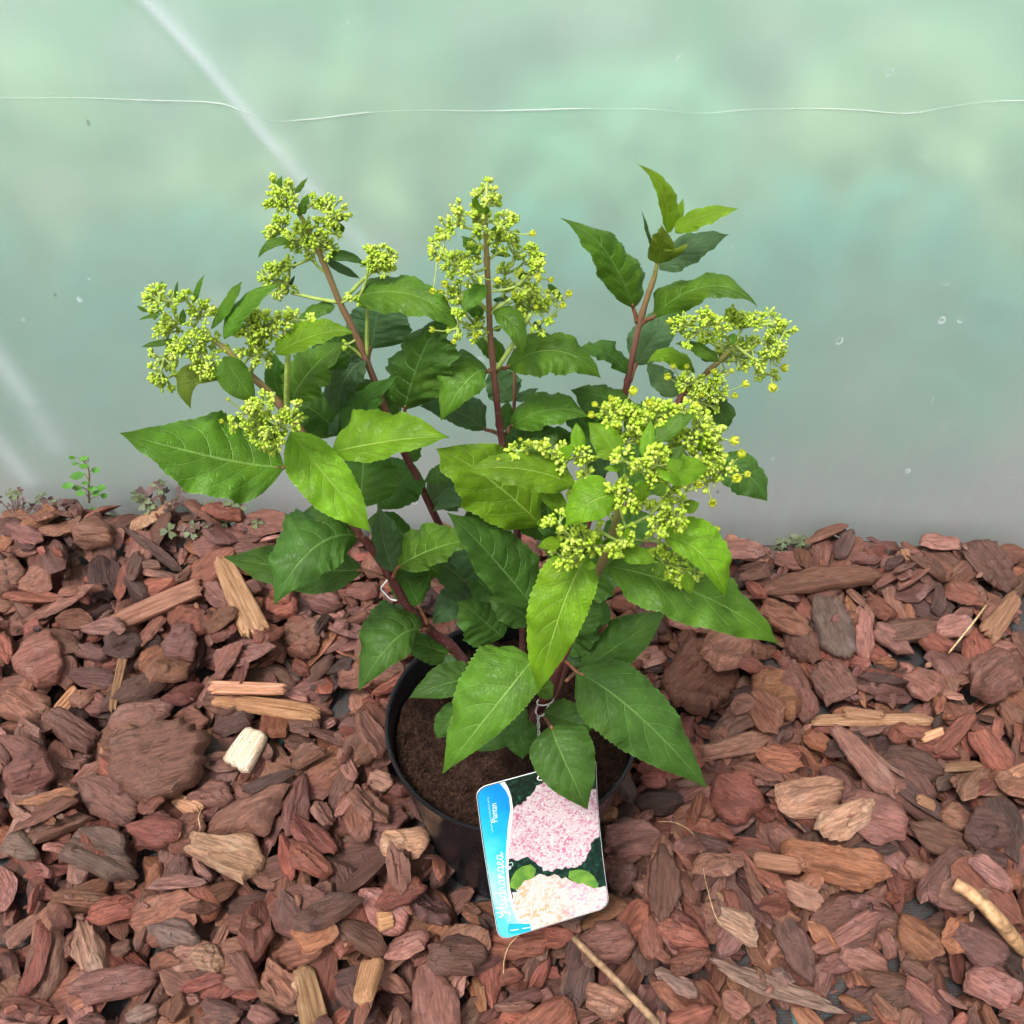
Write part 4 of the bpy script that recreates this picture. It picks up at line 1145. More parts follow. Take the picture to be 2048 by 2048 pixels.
for a in [((960,380),(880,250),(890,310),24,22,.02,.015,'bright'), ((950,385),(960,320),None,22,22,.02,.02,'mid'), ((985,495),(1095,445),None,14,14,.04,.04,'mid'), ((925,540),(890,545),None,18,18,.02,.02,'mid'),
          ((1005,985),(1100,975),None,16,14,.04,.04,'blue'), ((1390,870),(1510,1000),None,24,20,.05,.05,'mid'), ((1170,820),(1290,800),None,28,26,.05,.05,'dark'), ((940,1080),(800,1020),None,40,40,.05,.05,'mid'), ((1290,1140),(1350,1190),None,22,22,.06,.06,'blue'), ((1060,1180),(1000,1190),None,18,18,.05,.05,'mid')]:
    leaf('c2', *a, serr=.2, wave=.05, name='bract')
for a in [((1320,1330),(1250,1310),None,34,32,.04,.04,'mid'), ((1420,1240),(1430,1180),None,16,16,.05,.05,'mid'), ((1040,1450),(1090,1430),None,12,12,.06,.06,'blue'), ((1060,1460),(1120,1490),None,10,10,.06,.06,'blue')]:
    leaf('c3', *a, serr=.2, wave=.05, name='bract')
for a in [((860,960),(840,1005),None,22,22,-.09,-.095,'bright'), ((910,900),(1005,850),None,30,28,-.085,-.085,'mid'), ((1340,1020),(1375,1140),None,28,24,-.09,-.095,'bright'), ((1210,960),(1200,1050),None,26,22,-.085,-.09,'mid'),
          ((1330,690),(1415,660),None,30,28,-.085,-.085,'bright'), ((880,870),(905,825),None,22,22,-.09,-.09,'bright'), ((1010,480),(920,480),None,16,16,-.09,-.09,'bright'), ((600,780),(590,745),None,14,14,-.08,-.08,'bright'), ((1060,430),(1040,370),None,22,20,-.09,-.085,'mid'),
          ((1270,440),(1330,360),None,26,24,-.09,-.085,'mid'), ((1190,620),(1240,560),None,26,24,-.1,-.1,'mid'), ((1460,320),(1400,400),None,22,22,-.05,-.05,'bright'), ((1250,480),(1330,445),None,30,26,-.1,-.1,'bright'), ((1015,830),(1070,795),None,22,22,-.09,-.09,'bright'), ((690,430),(760,360),None,26,26,-.05,-.05,'bright')]:
    leaf('c4', *a, serr=.2, wave=.05, name='bract')

# ------------------------------------------------------------------ flower heads
def ico(sub=1):
    bm = bmesh.new(); bmesh.ops.create_icosphere(bm, subdivisions=sub, radius=1)
    bm.verts.ensure_lookup_table()
    v = [x.co.copy() for x in bm.verts]; f = [tuple(y.index for y in x.verts) for x in bm.faces]; bm.free()
    return v, f
ICO_V, ICO_F = ico(1)
def bud_shape():
    v = [V((0, 0, -1))]; f = []
    for zz, rr in ((-.45, .82), (.35, .88)):
        for k in range(6): v.append(V((rr * math.cos(k * math.pi / 3 + zz), rr * math.sin(k * math.pi / 3 + zz), zz)))
    v.append(V((0, 0, 1)))
    for k in range(6):
        k2 = (k + 1) % 6
        f += [(0, 1 + k2, 1 + k), (1 + k, 1 + k2, 7 + k2, 7 + k), (7 + k, 7 + k2, 13)]
    return v, f
BUD_V, BUD_F = bud_shape()
def floret_mesh(seed):
    r = random.Random(seed); mb = MB()
    for k in range(4):                              # four cupped petals, half closed
        q = k * math.pi / 2 + r.uniform(-.15, .15); op = r.uniform(.15, .55)
        ca, sa = math.cos(q), math.sin(q)
        n0 = len(mb.v); nu, nw = 6, 5
        for i in range(nu + 1):
            t = i / nu
            rad = .12 + .62 * math.sin(math.pi * (.08 + .62 * t)) * (.55 + op * t)
            z = -.25 + 1.45 * t * (1 - .25 * op)
            wd = .62 * math.sin(math.pi * min(.97, (.10 + .86 * t))) ** .8 * (1 - t ** 4 * .9)
            for j in range(nw):
                s_ = -1 + 2 * j / (nw - 1)
                x, y = rad - .18 * s_ * s_, wd * s_
                mb.v.append(V((x * ca - y * sa, x * sa + y * ca, z)))
        for i in range(nu):
            for j in range(nw - 1):
                a = n0 + i * nw + j; mb.f.append((a, a + 1, a + nw + 1, a + nw))
    n0 = len(mb.v)
    mb.add([v * .36 + V((0, 0, .1)) for v in ICO_V], ICO_F)
    return mb.mesh('sterile_floret')
FLORETS = [floret_mesh(i) for i in range(5)]
for m_ in FLORETS:
    m_.materials.append(M_FLORET); m_.polygons.foreach_set('use_smooth', np.ones(len(m_.polygons), bool))

def panicle(name, axis, clusters, florets, Y0, spread, seed, bud=.00092, face=V((0, 0, 1)), Yof=None):
    """axis: list of 3d points along the main stalk; clusters: (crop,x,y,r[,Y])"""
    r = random.Random(seed)
    br, bd = MB(), MB()
    hubs = []
    todo = []
    for cl in clusters:
        c, x, y, rr = cl[:4]
        Y = cl[4] if len(cl) > 4 else Y0 + r.uniform(-spread, spread)
        ctr = PY(px(c, x, y), Y)
        R = rr * CROPS[c][2] * depth(ctr) / F * 1.16
        da = min((p - ctr).length for p in axis)
        todo.append((da, ctr, R, rr * CROPS[c][2]))
    todo.sort(key=lambda q: q[0])
    for da, ctr, R, rpx in todo:
        # leaves the stalk, or an inner cluster, a little below
        cand = [(p, 1.0) for p in axis] + [(h[1], 1.12) for h in hubs]
        best = min(cand, key=lambda q: (q[0] - (ctr - V((0, 0, 1)) * (ctr - q[0]).length * .35)).length * q[1])[0]
        out = (ctr - best)
        if out.length < 1e-4: out = V((0, 0, .01))
        dirn = (out.normalized() + face * .35).normalized()
        hub = ctr - dirn * R * .7
        d = (hub - best).length
        mid = best.lerp(hub, .55) + V((r.uniform(-.04, .04), r.uniform(-.04, .04), -.05)) * d
        br.tube(catmull([best, mid, hub], 4), [.0009] * 4 + [.0008] * 4 + [.0007], 6)
        n = int(max(20, min(150, 3.6 * (rpx / 5.0) ** 2 * (.00095 / bud) ** 1.5)))
        ns = max(4, n // 6)
        subs = []
        for k in range(ns):
            dv = V((r.gauss(0, 1), r.gauss(0, 1), r.gauss(0, 1))).normalized()
            dv = (dv * .9 + dirn * .75).normalized()
            e = hub + dv * R * r.uniform(.55, .85)
            subs.append((e, dv))
            br.tube([hub, hub.lerp(e, .5) + V((0, 0, -.0004)), e], [.00065, .00055, .0005], 4, False)
        for k in range(n):
            e, dv = subs[k % ns]
            d2 = (dv * 1.1 + V((r.gauss(0, .6), r.gauss(0, .6), r.gauss(0, .6)))).normalized()
            q = e + d2 * R * r.uniform(.2, .6)
            br.tube([e, q], [.0004, .0004], 3, False)
            b = bud * r.uniform(.72, 1.25)
            ax = d2; o1 = ax.orthogonal().normalized(); o2 = ax.cross(o1)
            el = r.uniform(1.15, 1.75)
            bd.add([q + o1 * (v.x * b) + o2 * (v.y * b) + ax * (v.z * b * el) for v in BUD_V], BUD_F)
        hubs.append((ctr, hub))
    o = br.build(name, M_PEDUNCLE, plant)
    tag(bd.build('flower_buds', M_BUD, o), None, None, None, 'stuff')
    for fl in florets:
        c, x, y = fl[:3]; sz = fl[3] if len(fl) > 3 else 1.0
        Y = fl[4] if len(fl) > 4 else Y0 - spread * r.uniform(.2, 1.0)
        p = PY(px(c, x, y), Y)
        hub = min((h[1] for h in hubs), key=lambda h: (h - p).length)
        mb = br
        d = (p - hub)
        ax = (d.normalized() * .7 + V((r.uniform(-.3, .3), r.uniform(-.5, .1), .8)) * .6).normalized()
        m = FLORETS[r.randrange(5)]
        f = bpy.data.objects.new('sterile_floret', m); col.objects.link(f)
        f.parent = o
        f.matrix_parent_inverse = (Matrix.Translation(plant.location)).inverted() if False else Matrix.Identity(4)
        s_ = .0024 * sz * r.uniform(.85, 1.15)
        f.matrix_world = Matrix.LocRotScale(p, ax.to_track_quat('Z', 'Y'), V((s_, s_, s_)))
        st = MB(); st.tube(catmull([hub, hub.lerp(p, .5) + V((0, 0, -.0015)), p], 4), .0004, 4, False)
        st.build('floret_stalk', M_PEDUNCLE, o)
    return o
def S(k, a, b=None): return STEM_PTS[k][a:b]
def cl(c, lst, Y=None): return [(c, *t[:3]) + ((t[3],) if len(t) > 3 else ((Y,) if Y is not None else ())) for t in lst]
# left head
ax1 = S('S1', -30)
panicle('flower_panicle', ax1,
  cl('c1', [(260,880,75),(370,870,45),(275,965,50),(470,870,50),(590,960,80),(660,925,45),(380,1020,75),(335,1110,65),(420,1215,85),(530,1230,85),(330,1300,70),(300,1400,60),(390,1420,65),(610,1310,80),(700,1195,55),(560,1180,60),(690,1340,45)], None) +
  cl('c1', [(930,1020,85),(1040,1050,85),(960,1110,85),(880,1090,60),(920,1220,70),(1010,1230,65),(1150,1030,70),(1210,1000,45),(1300,1030,40)], -.004) +
  cl('c1', [(900,1600,85),(1000,1530,60),(1090,1660,90),(960,1690,85),(1180,1650,65),(930,1780,75),(1030,1800,75),(1100,1780,60),(790,1690,55),(1190,1570,35)], -.035),
  [('c1',725,1685,.8,-.04),('c1',765,1545,.7,-.035),('c1',1225,1560,.7,-.035),('c1',1045,1885,.5,-.04)], .0, .012, 1)
# tall left head
ax2 = S('S2', -45)
panicle('flower_panicle', ax2,
  cl('c1', [(1050,130,50),(1160,150,48),(1060,220,60),(1110,285,72),(1060,415,75),(1040,480,45),(1190,470,85),(1270,480,70),(1310,510,80),(1390,530,70),(1410,270,72),(1470,320,60),(1310,265,48),(1440,430,60),(1230,560,50),(1280,610,35),(1340,400,50)]) +
  cl('c1', [(1690,590,65),(1780,590,65),(1740,650,75),(1820,660,55),(1670,670,50),(1760,710,50)], .045) + cl('c1', [(1000,720,75),(1060,660,55),(1110,690,55),(1050,760,55),(1060,850,60),(1130,840,55)], .055) + cl('c1', [(1560,870,42),(1660,945,30),(1515,1185,30),(1610,910,25)], .045),
  [], .05, .014, 2)
# centre head
ax3 = S('S3', -48)
panicle('flower_panicle', ax3,
  cl('c2', [(970,150,32),(935,195,34),(880,230,42),(1020,215,40),(1010,275,65),(960,260,40),(780,350,66),(840,400,70),(720,435,60),(640,475,66),(600,555,56),(590,630,50),(660,680,66),(720,730,76),(800,690,66),(840,780,72),(860,860,45),(1110,395,72),(1150,420,50),(1045,510,66),(1150,540,66),(1110,480,50),(1260,590,56),(1330,660,66),(1300,735,66),(1350,720,45)]) +
  cl('c2', [(1110,880,72),(1220,860,72),(1290,940,82),(1210,960,72),(1370,1010,72),(1300,1050,62),(1390,1090,50),(1450,950,50),(720,930,80),(780,1000,66),(850,1110,56),(750,1090,56),(730,1210,62),(880,1220,56),(930,1170,40),(1340,1185,52),(1230,1080,45),(900,480,55),(880,570,50),(1020,420,50),(900,330,50),(1060,620,55),(1000,560,45),(870,660,50),(1180,690,55),(1090,760,50),(1240,700,45),(930,400,45)]),
  [('c2',1270,520,1.0),('c2',680,862,1.3),('c2',585,912,1.2),('c2',648,930,1.2),('c2',1020,845,1.4),('c2',1210,780,1.1),('c2',1330,800,1.2),('c2',1400,842,1.1),('c2',1150,935,1.0),('c2',1530,950,1.2),('c2',1490,1030,1.1),('c2',1312,1042,.9),('c2',590,1195,1.0),('c2',735,1265,1.1),('c2',890,1236,1.0),('c2',780,1085,.9),('c2',1385,950,.9),('c2',622,692,1.0),('c2',580,630,.8)],
  .035, .022, 3)
# right back head
ax4 = S('S6', -14)
panicle('flower_panicle', ax4,
  cl('c3', [(890,1240,66),(960,1200,66),(1010,1250,72),(1070,1150,66),(1120,1200,66),(1180,1240,72),(1250,1160,76),(1330,1125,62),(1370,1190,76),(1440,1220,60),(1480,1190,66),(1580,1195,72),(1670,1235,56),(1620,1320,76),(1560,1390,82),(1450,1360,76),(1330,1370,76),(1240,1440,76),(1350,1470,72),(1480,1480,76),(1590,1440,56),(1580,1570,52),(1480,1590,45),(1080,1310,66),(1190,1330,66),(960,1330,50)]) +
  cl('c3', [(920,1620,62),(980,1600,72),(1060,1650,76),(1160,1640,76),(1110,1740,72),(1220,1690,56),(1000,1700,60),(1080,1800,55),(1170,1800,45)], .035),
  [('c3',850,1210,1.3),('c3',870,1530,1.2),('c3',960,1530,1.2),('c3',835,1600,1.4),('c3',960,1670,1.2),('c3',1360,1650,1.5),('c3',1630,1530,1.5),('c3',1560,1650,1.6),('c3',1290,1730,1.2),('c3',1150,1560,1.1),('c3',1270,1560,1.1),('c3',1065,1720,1.2),('c3',1140,1165,.9),('c3',1100,1110,.8)],
  .045, .02, 4)
# big front head
ax5 = S('S5', -22)
panicle('flower_panicle', ax5,
  cl('c4', [(940,190,62),(1000,170,60),(1070,200,72),(1190,180,72),(1010,290,62),(1070,330,56),(1280,190,62),(1370,185,56),(1200,250,56),(1430,215,46),(1330,310,72),(1440,290,76),(1500,270,50),(1480,380,76),(1400,410,66),(1510,440,66),(1430,490,66),(1290,390,56),(1560,470,50),(1370,560,50),(1490,540,45),(1150,300,50)], -.045) +
  cl('c4', [(1010,430,58),(1110,480,52),(1190,400,50),(1230,450,56),(1190,530,66),(970,580,56),(1050,630,66),(970,665,46),(1090,690,56),(1270,600,62),(1310,690,66),(1190,710,56),(1240,770,66),(1320,780,46)], -.09) +
  cl('c4', [(450,400,40),(520,370,40),(580,365,40),(630,375,32),(690,450,66),(770,400,52),(830,430,40),(820,520,50),(760,600,46)], -.05) +
  cl('c4', [(640,790,52),(680,740,46),(720,820,58),(790,850,70),(680,940,52),(770,970,48),(860,900,56),(870,770,38),(960,890,60),(1030,860,50),(1040,800,38)], -.09) +
  cl('c4', [(1240,860,52),(1270,950,66),(1340,990,56),(1230,1000,40),(1320,1060,46),(1410,1000,36)], -.075),
  [('c4',880,155,1.2,-.05),('c4',960,130,1.1,-.05),('c4',1065,92,1.6,-.045),('c4',865,210,1.2,-.05),('c4',1580,340,1.6,-.05),('c4',1625,415,1.5,-.05),('c4',1595,530,1.6,-.055),('c4',1412,562,1.4,-.06),('c4',1480,652,1.5,-.06),('c4',1500,805,1.4,-.06),('c4',1652,512,1.2,-.055),('c4',1160,150,1.2,-.05),('c4',1390,160,1.1,-.045),('c4',540,350,.8,-.055),('c4',495,335,.8,-.055),('c4',600,350,.8,-.055),('c4',380,435,.7,-.055),('c4',640,365,.8,-.055)],
  -.08, .012, 5, .00112, V((0, -.6, .6)))
# ---- free side stalks
def stalk(pts, r0=.0013, mat=M_PEDUNCLE):
    mb = MB(); P = catmull([PY(px(c, x, y), Y) for c, x, y, Y in pts], 5); mb.tube(P, [r0 * (1 - .25 * i / len(P)) for i in range(len(P))], 7)
    mb.build('flower_stalk', mat, plant)
stalk([('c1',1138,1600,.0),('c1',1140,1400,-.005),('c1',1146,1200,-.008),('c1',1120,1080,-.005)], .0018)
stalk([('c1',1500,905,.05),('c1',1600,800,.048),('c1',1690,715,.045)])
stalk([('c1',1462,915,.05),('c1',1320,890,.052),('c1',1165,855,.055)])
stalk([('c1',1655,1270,.05),('c1',1655,1100,.05),('c1',1660,940,.048)], .0014)
stalk([('c1',1630,1275,.05),('c1',1570,1220,.048),('c1',1510,1180,.045)], .0012)
stalk([('c2',1030,1470,.035),('c2',1110,1350,.032),('c2',1210,1190,.03),('c2',1270,1080,.03)], .0016)
stalk([('c2',965,1060,.035),('c2',905,1000,.033),('c2',850,960,.03)], .0013)
stalk([('c2',980,1080,.035),('c2',1050,1030,.033),('c2',1130,975,.03)], .0013)
stalk([('c1',900,1370,-.002),('c1',930,1310,-.004),('c1',965,1240,-.004)], .0016)
stalk([('c1',1010,1640,-.025),('c1',1030,1560,-.02),('c1',1060,1500,-.012)], .0014)

# ------------------------------------------------------------------ plant tag
TAG_C = V((.023, -.1035, .159))
TR = Matrix(((.9565, -.1061, .2718), (.2918, .3331, -.8966), (.0046, .9369, .3496)))
TW, TH = .0885, .1435
tx, ty, tz = TR.col[0], TR.col[1], TR.col[2]
tag_o = empty('plant_tag', TAG_C)
tag(tag_o, 'rounded plastic plant label with pink flower picture and blue band, leaning on the pot rim', 'plant label')
def bow(y): return .007 * (y / (TH / 2)) ** 2              # the card is slightly curved
def T3(x, y, h=0.): return TAG_C + tx * x + ty * y + tz * (h + bow(y))
def tp(x, y):
    """photo pixel (crop t8) -> card coordinates"""
    d = ray(px('t8', x, y)); t = (TAG_C - CAM).dot(tz) / d.dot(tz)
    q = CAM + d * t - TAG_C
    return q.dot(tx), q.dot(ty)
def rounded(w, h, r_, n=7):
    out = []
    for cx_, cy_, a0 in ((w/2-r_, h/2-r_, 0), (-w/2+r_, h/2-r_, 90), (-w/2+r_, -h/2+r_, 180), (w/2-r_, -h/2+r_, 270)):
        for k in range(n):
            a = math.radians(a0 + 90 * k / (n - 1)); out.append((cx_ + r_ * math.cos(a), cy_ + r_ * math.sin(a)))
    return out
def inside_poly(x, y, poly):
    c = False; j = len(poly) - 1
    for i in range(len(poly)):
        if (poly[i][1] > y) != (poly[j][1] > y) and x < (poly[j][0] - poly[i][0]) * (y - poly[i][1]) / (poly[j][1] - poly[i][1]) + poly[i][0]: c = not c
        j = i
    return c
OUT = rounded(TW, TH, .0085)
def clip_card(poly, m=.0006):
    """clip a polygon to the card outline (convex)"""
    sub = [V((x, y)) for x, y in poly]; cp = [V((x * (1 - 2*m/TW), y * (1 - 2*m/TH))) for x, y in OUT]
    for i in range(len(cp)):
        a, b = cp[i], cp[(i + 1) % len(cp)]
        if (b - a).length < 1e-9: continue
        new = []
        ins = lambda p: (b.x - a.x) * (p.y - a.y) - (b.y - a.y) * (p.x - a.x) >= -1e-12
        for k in range(len(sub)):
            p, q = sub[k], sub[(k + 1) % len(sub)]
            if ins(p) != ins(q):
                n_ = (b - a); dn = n_.x * (q - p).y - n_.y * (q - p).x
                t = -(n_.x * (p - a).y - n_.y * (p - a).x) / dn
                x_ = p + (q - p) * t
                if ins(p): new += [p, x_]
                else: new += [x_]
            elif ins(p): new.append(p)
        sub = new
        if not sub: return []
    return [(p.x, p.y) for p in sub]
def flat(name, poly, h, mat, thick=0., parent=tag_o):
    bm = bmesh.new()
    vs0 = [bm.verts.new((x, y, 0)) for x, y in poly]
    bm.faces.new(vs0)
    # slice so that the piece follows the bow of the card
    for k in range(1, 14):
        yy = -TH / 2 + TH * k / 14
        bmesh.ops.bisect_plane(bm, geom=bm.verts[:] + bm.edges[:] + bm.faces[:], plane_co=(0, yy, 0), plane_no=(0, 1, 0))
    bmesh.ops.triangulate(bm, faces=bm.faces[:])
    for f in bm.faces:
        if f.normal.z < 0: f.normal_flip()
    if thick:
        ex = bmesh.ops.extrude_face_region(bm, geom=bm.faces[:])
        for e in ex['geom']:
            if isinstance(e, bmesh.types.BMVert): e.co.z -= thick
    me = bpy.data.meshes.new(name)
    loc = np.array([tuple(v.co) for v in bm.verts])
    for v in bm.verts: v.co = T3(v.co.x, v.co.y, h + v.co.z)
    bm.to_mesh(me); bm.free()
    a = me.attributes.new('loc', 'FLOAT_VECTOR', 'POINT'); a.data.foreach_set('vector', loc.astype(np.float32).ravel())
    if thick: me.flip_normals() if False else None
    return link(name, me, mat, parent, False)
def mat_print(name, fn, rough=.28):
    t = NT(name); loc = t.node('ShaderNodeAttribute', attribute_name='loc').outputs['Vector']
    return t.done(t.bsdf(fn(t, loc), rough, .5))
def pr_green(t, loc):
    n = t.noise(loc, 260, 4, .7); b = t.noise(loc, 60, 2)
    c = t.ramp(n, [(.35, (.002, .010, .007)), (.55, (.006, .035, .022)), (.68, (.03, .12, .07)), (.78, (.25, .4, .3))])
    return t.mix(t.math('MULTIPLY', t.rng(b, .45, .65), .6), c, (.003, .008, .006, 1))
def pr_blue(t, loc):
    sp = t.node('ShaderNodeSeparateXYZ', {0: loc})
    n = t.noise(loc, 70, 4)
    g = t.math('ADD', t.math('MULTIPLY', sp.outputs[1], 7.2), t.math('MULTIPLY', sp.outputs[0], 14.0))
    g = t.math('ADD', g, t.math('MULTIPLY', t.math('SUBTRACT', n, .5), .45))
    return t.ramp(t.math('ADD', g, .92), [(.0, (.10, .68, .95)), (.12, (.40, .85, .95)), (.35, (.10, .66, .95)), (.62, (.015, .50, .93)), (.95, (.005, .30, .90))])
def pr_pink(t, loc):
    v = t.voro(loc, 640, 'F1', 'Color'); e = t.voro(loc, 330, 'DISTANCE_TO_EDGE')
    k = t.node('ShaderNodeSeparateColor', {0: v})
    big = t.noise(loc, 75, 3)
    c = t.mix(t.rng(t.math('ADD', t.math('MULTIPLY', k.outputs[0], .55), t.math('MULTIPLY', big, .8)), .62, .95), (.66, .55, .56, 1), (.52, .17, .29, 1))
    c = t.mix(t.math('MULTIPLY', t.math('GREATER_THAN', k.outputs[1], .8), .8), c, (.74, .72, .68, 1))
    return t.mix(t.math('MULTIPLY', t.rng(e, .0, .12, 1, 0), .35), c, (.50, .24, .28, 1))
def pr_cream(t, loc):
    v = t.voro(loc, 430, 'F1', 'Color'); e = t.voro(loc, 430, 'DISTANCE_TO_EDGE')
    k = t.node('ShaderNodeSeparateColor', {0: v})
    sp = t.node('ShaderNodeSeparateXYZ', {0: loc}).outputs[0]
    big = t.noise(loc, 60, 3)
    pk = t.rng(t.math('ADD', t.math('MULTIPLY', k.outputs[0], .5), t.math('MULTIPLY', big, .9)), .66, 1.0)
    tone = t.mix(t.rng(sp, -.005, .025), (.80, .36, .20, 1), (.74, .26, .46, 1))
    c = t.mix(pk, (.72, .60, .57, 1), tone)
    return t.mix(t.math('MULTIPLY', t.rng(e, .0, .14, 1, 0), .45), c, (.6, .35, .2, 1))
def pr_leaf(t, loc): return t.mix(t.rng(t.noise(loc, 90, 2), .3, .7), (.07, .20, .03, 1), (.19, .36, .05, 1))
def pr_white(t, loc): return t.mix(t.noise(loc, 200, 1), (.86, .9, .92, 1), (.95, .96, .96, 1))
def pr_sky(t, loc): return t.mix(t.noise(loc, 200, 1), (.70, .95, .99, 1), (.80, .97, .99, 1))
def pr_deep(t, loc): return t.mix(t.noise(loc, 60, 1), (.01, .33, .82, 1), (.02, .48, .93, 1))
flat('label_card', OUT, 0., mat_print('label_white', pr_white), .0006)
flat('photo_print', [(x * .994, y * .996) for x, y in OUT], .00012, mat_print('print_dark_green', pr_green))
def tpoly(lst): return clip_card([tp(x, y) for x, y in lst], .0008)
def ragged(lst, amp, n, seed):
    r = random.Random(seed); out = []
    for i in range(len(lst)):
        a, b = lst[i], lst[(i + 1) % len(lst)]
        L = math.hypot(b[0] - a[0], b[1] - a[1]); m = max(1, int(L / n))
        for k in range(m):
            t = k / m; out.append((a[0] + (b[0] - a[0]) * t + r.uniform(-amp, amp), a[1] + (b[1] - a[1]) * t + r.uniform(-amp, amp)))
    return out
flat('leaf_print', tpoly([(545,1345),(560,1270),(600,1205),(660,1160),(740,1140),(790,1180),(760,1300),(640,1370)]), .00020, mat_print('print_leaf', pr_leaf))
flat('leaf_print', tpoly([(1090,1195),(1180,1178),(1260,1190),(1320,1240),(1350,1300),(1340,1360),(1180,1320),(1080,1250)]), .00020, mat_print('print_leaf_b', pr_leaf))
flat('flower_print', tpoly(ragged([(540,1090),(530,960),(550,800),(560,620),(640,570),(720,480),(780,380),(850,330),(960,310),(1100,360),(1220,420),(1330,440),(1420,450),(1430,840),(1330,900),(1290,1000),(1250,1100),(1150,1170),(1060,1160),(950,1195),(860,1185),(790,1120),(700,1060),(600,1110)], 14, 30, 1)), .00026, mat_print('print_pink_flower', pr_pink))
flat('flower_print', tpoly(ragged([(560,1420),(640,1330),(720,1260),(830,1235),(960,1235),(1080,1260),(1200,1300),(1300,1320),(1400,1310),(1460,1350),(1480,1560),(1200,1700),(800,1800),(640,1640),(580,1540)], 14, 30, 2)), .00026, mat_print('print_cream_flower', pr_cream))
flat('wave_print', tpoly([(400,280),(470,310),(520,400),(550,490),(572,620),(565,760),(550,900),(540,1050),(535,1200),(545,1350),(575,1480),(620,1600),(760,1690),(720,1790),(300,1990),(0,1990),(0,300)]), .00034, mat_print('print_white_wave', pr_white))
flat('blue_band_print', tpoly([(385,290),(440,350),(500,430),(530,500),(545,620),(528,780),(520,920),(512,1060),(515,1220),(525,1380),(555,1500),(600,1600),(650,1640),(720,1640),(722,1740),(640,1800),(300,1990),(0,1990),(0,300)]), .00042, mat_print('print_blue', pr_blue))
flat('blue_bar_print', tpoly([(520,1640),(715,1635),(722,1700),(560,1725),(510,1715)]), .00050, mat_print('print_deep_blue', pr_deep))
M_INK_L = mat_print('print_pale_ink', pr_sky); M_INK_W = mat_print('print_white_ink', pr_white)
def ink_line(name, lines, w, h, mat):
    mb = MB(); locs = []
    for pts in lines:
        n0 = len(mb.v)
        for i, p in enumerate(pts):
            a = V(pts[max(0, i - 1)]); b = V(pts[min(len(pts) - 1, i + 1)])
            d = (b - a); d = d.normalized() if d.length > 1e-9 else V((1, 0))
            nn_ = V((-d.y, d.x)) * w * .5
            ww = w
            for sg in (1, -1):
                q = V(p) + nn_ * sg; mb.v.append(T3(q.x, q.y, h)); locs.append((q.x, q.y, 0))
        for i in range(len(pts) - 1):
            a = n0 + 2 * i; mb.f.append((a, a + 1, a + 3, a + 2))
    me = mb.mesh(name)
    at = me.attributes.new('loc', 'FLOAT_VECTOR', 'POINT'); at.data.foreach_set('vector', np.array(locs, np.float32).ravel())
    return link(name, me, mat, tag_o, False)
# lettering: strokes in text space (x along the line, y up), placed along the band reading upwards
A_, B_ = V(tp(520, 1570)), V(tp(482, 1010))
tdir = (B_ - A_).normalized(); tup = V((-tdir.y, tdir.x)); tlen = (B_ - A_).length
def sp2(lst): return [(p.x, p.y) for p in catmull([V((x, y, 0)) for x, y in lst], 7)]
GL = [   # cursive word, unit = x height
 [(.15,1.5),(-.15,1.2),(.1,.95),(.5,1.3),(.62,1.9),(.5,.9),(.38,.1),(.1,-.35),(-.25,-.2)], [(1.35,2.0),(1.18,1.2),(1.05,.3),(1.2,-.05),(1.45,.1)], [(.0,.75),(.5,.95),(1.1,.95),(1.5,1.1)],
 [(1.6,.95),(1.62,.3),(1.8,.0),(2.1,.35),(2.25,.95),(2.2,.2),(2.0,-.8),(1.7,-1.15),(1.6,-.8),(2.1,-.2),(2.55,.3)],
 [(3.15,.85),(2.8,.95),(2.6,.5),(2.7,.05),(3.0,.15),(3.2,.9),(3.4,2.0),(3.25,.8),(3.25,.1),(3.5,.2)],
 [(3.5,.2),(3.65,.95),(3.8,.85),(3.95,.75),(3.95,.2),(4.15,.05),(4.35,.3)],
 [(4.95,.85),(4.6,.95),(4.4,.45),(4.5,.05),(4.8,.2),(5.0,.9),(4.95,.2),(5.15,.05),(5.35,.4)],
 [(5.35,.4),(5.45,.95),(5.45,.05),(5.6,.7),(5.85,.95),(5.95,.4),(6.05,.05),(6.3,.35)],
 [(6.9,.85),(6.55,.95),(6.35,.5),(6.5,.08),(6.8,.3),(6.95,.95),(6.9,.0),(6.7,-.85),(6.4,-1.05),(6.4,-.7),(6.9,-.15),(7.3,.35)],
 [(7.3,.35),(7.75,.7),(7.6,1.0),(7.35,.7),(7.4,.15),(7.7,.05),(8.05,.4)],
 [(8.65,.85),(8.3,.95),(8.1,.45),(8.2,.05),(8.5,.2),(8.7,.95),(8.65,.2),(8.85,.05),(9.1,.35)]]
u_ = tlen / 9.3
def txt(l, org, k): return [tuple(org + tdir * (x * k) + tup * (y * k * .76)) for x, y in sp2(l)]
ink_line('script_lettering', [txt(l, A_, u_) for l in GL], .00075, .00056, M_INK_L)
ink_line('swirl_print', [[tuple(V(tp(x, y))) for x, y in sp2(l)] for l in ([(545,1500),(590,1490),(630,1520),(625,1560),(590,1575),(600,1545),(640,1540)], [(560,1390),(610,1400),(625,1375),(600,1360)], [(540,1130),(565,1120),(575,1145),(550,1160)])], .0004, .00060, M_INK_L)
ink_line('small_print', [[tuple(V(tp(x, y))) for x, y in sp2([(330 + 6 * math.sin(i * 2.1) + i * 2.2, 480 + i * 14) for i in range(27)])]], .00025, .00056, M_INK_L)
ink_line('small_print', [[tuple(V(tp(x, y))) for x, y in l] for l in ([(530,1695),(610,1682)], [(640,1676),(712,1662)])], .0006, .00060, M_INK_W)
fc = bpy.data.curves.new('grower_name', 'FONT'); fc.body = 'Plantan'; fc.size = .0062
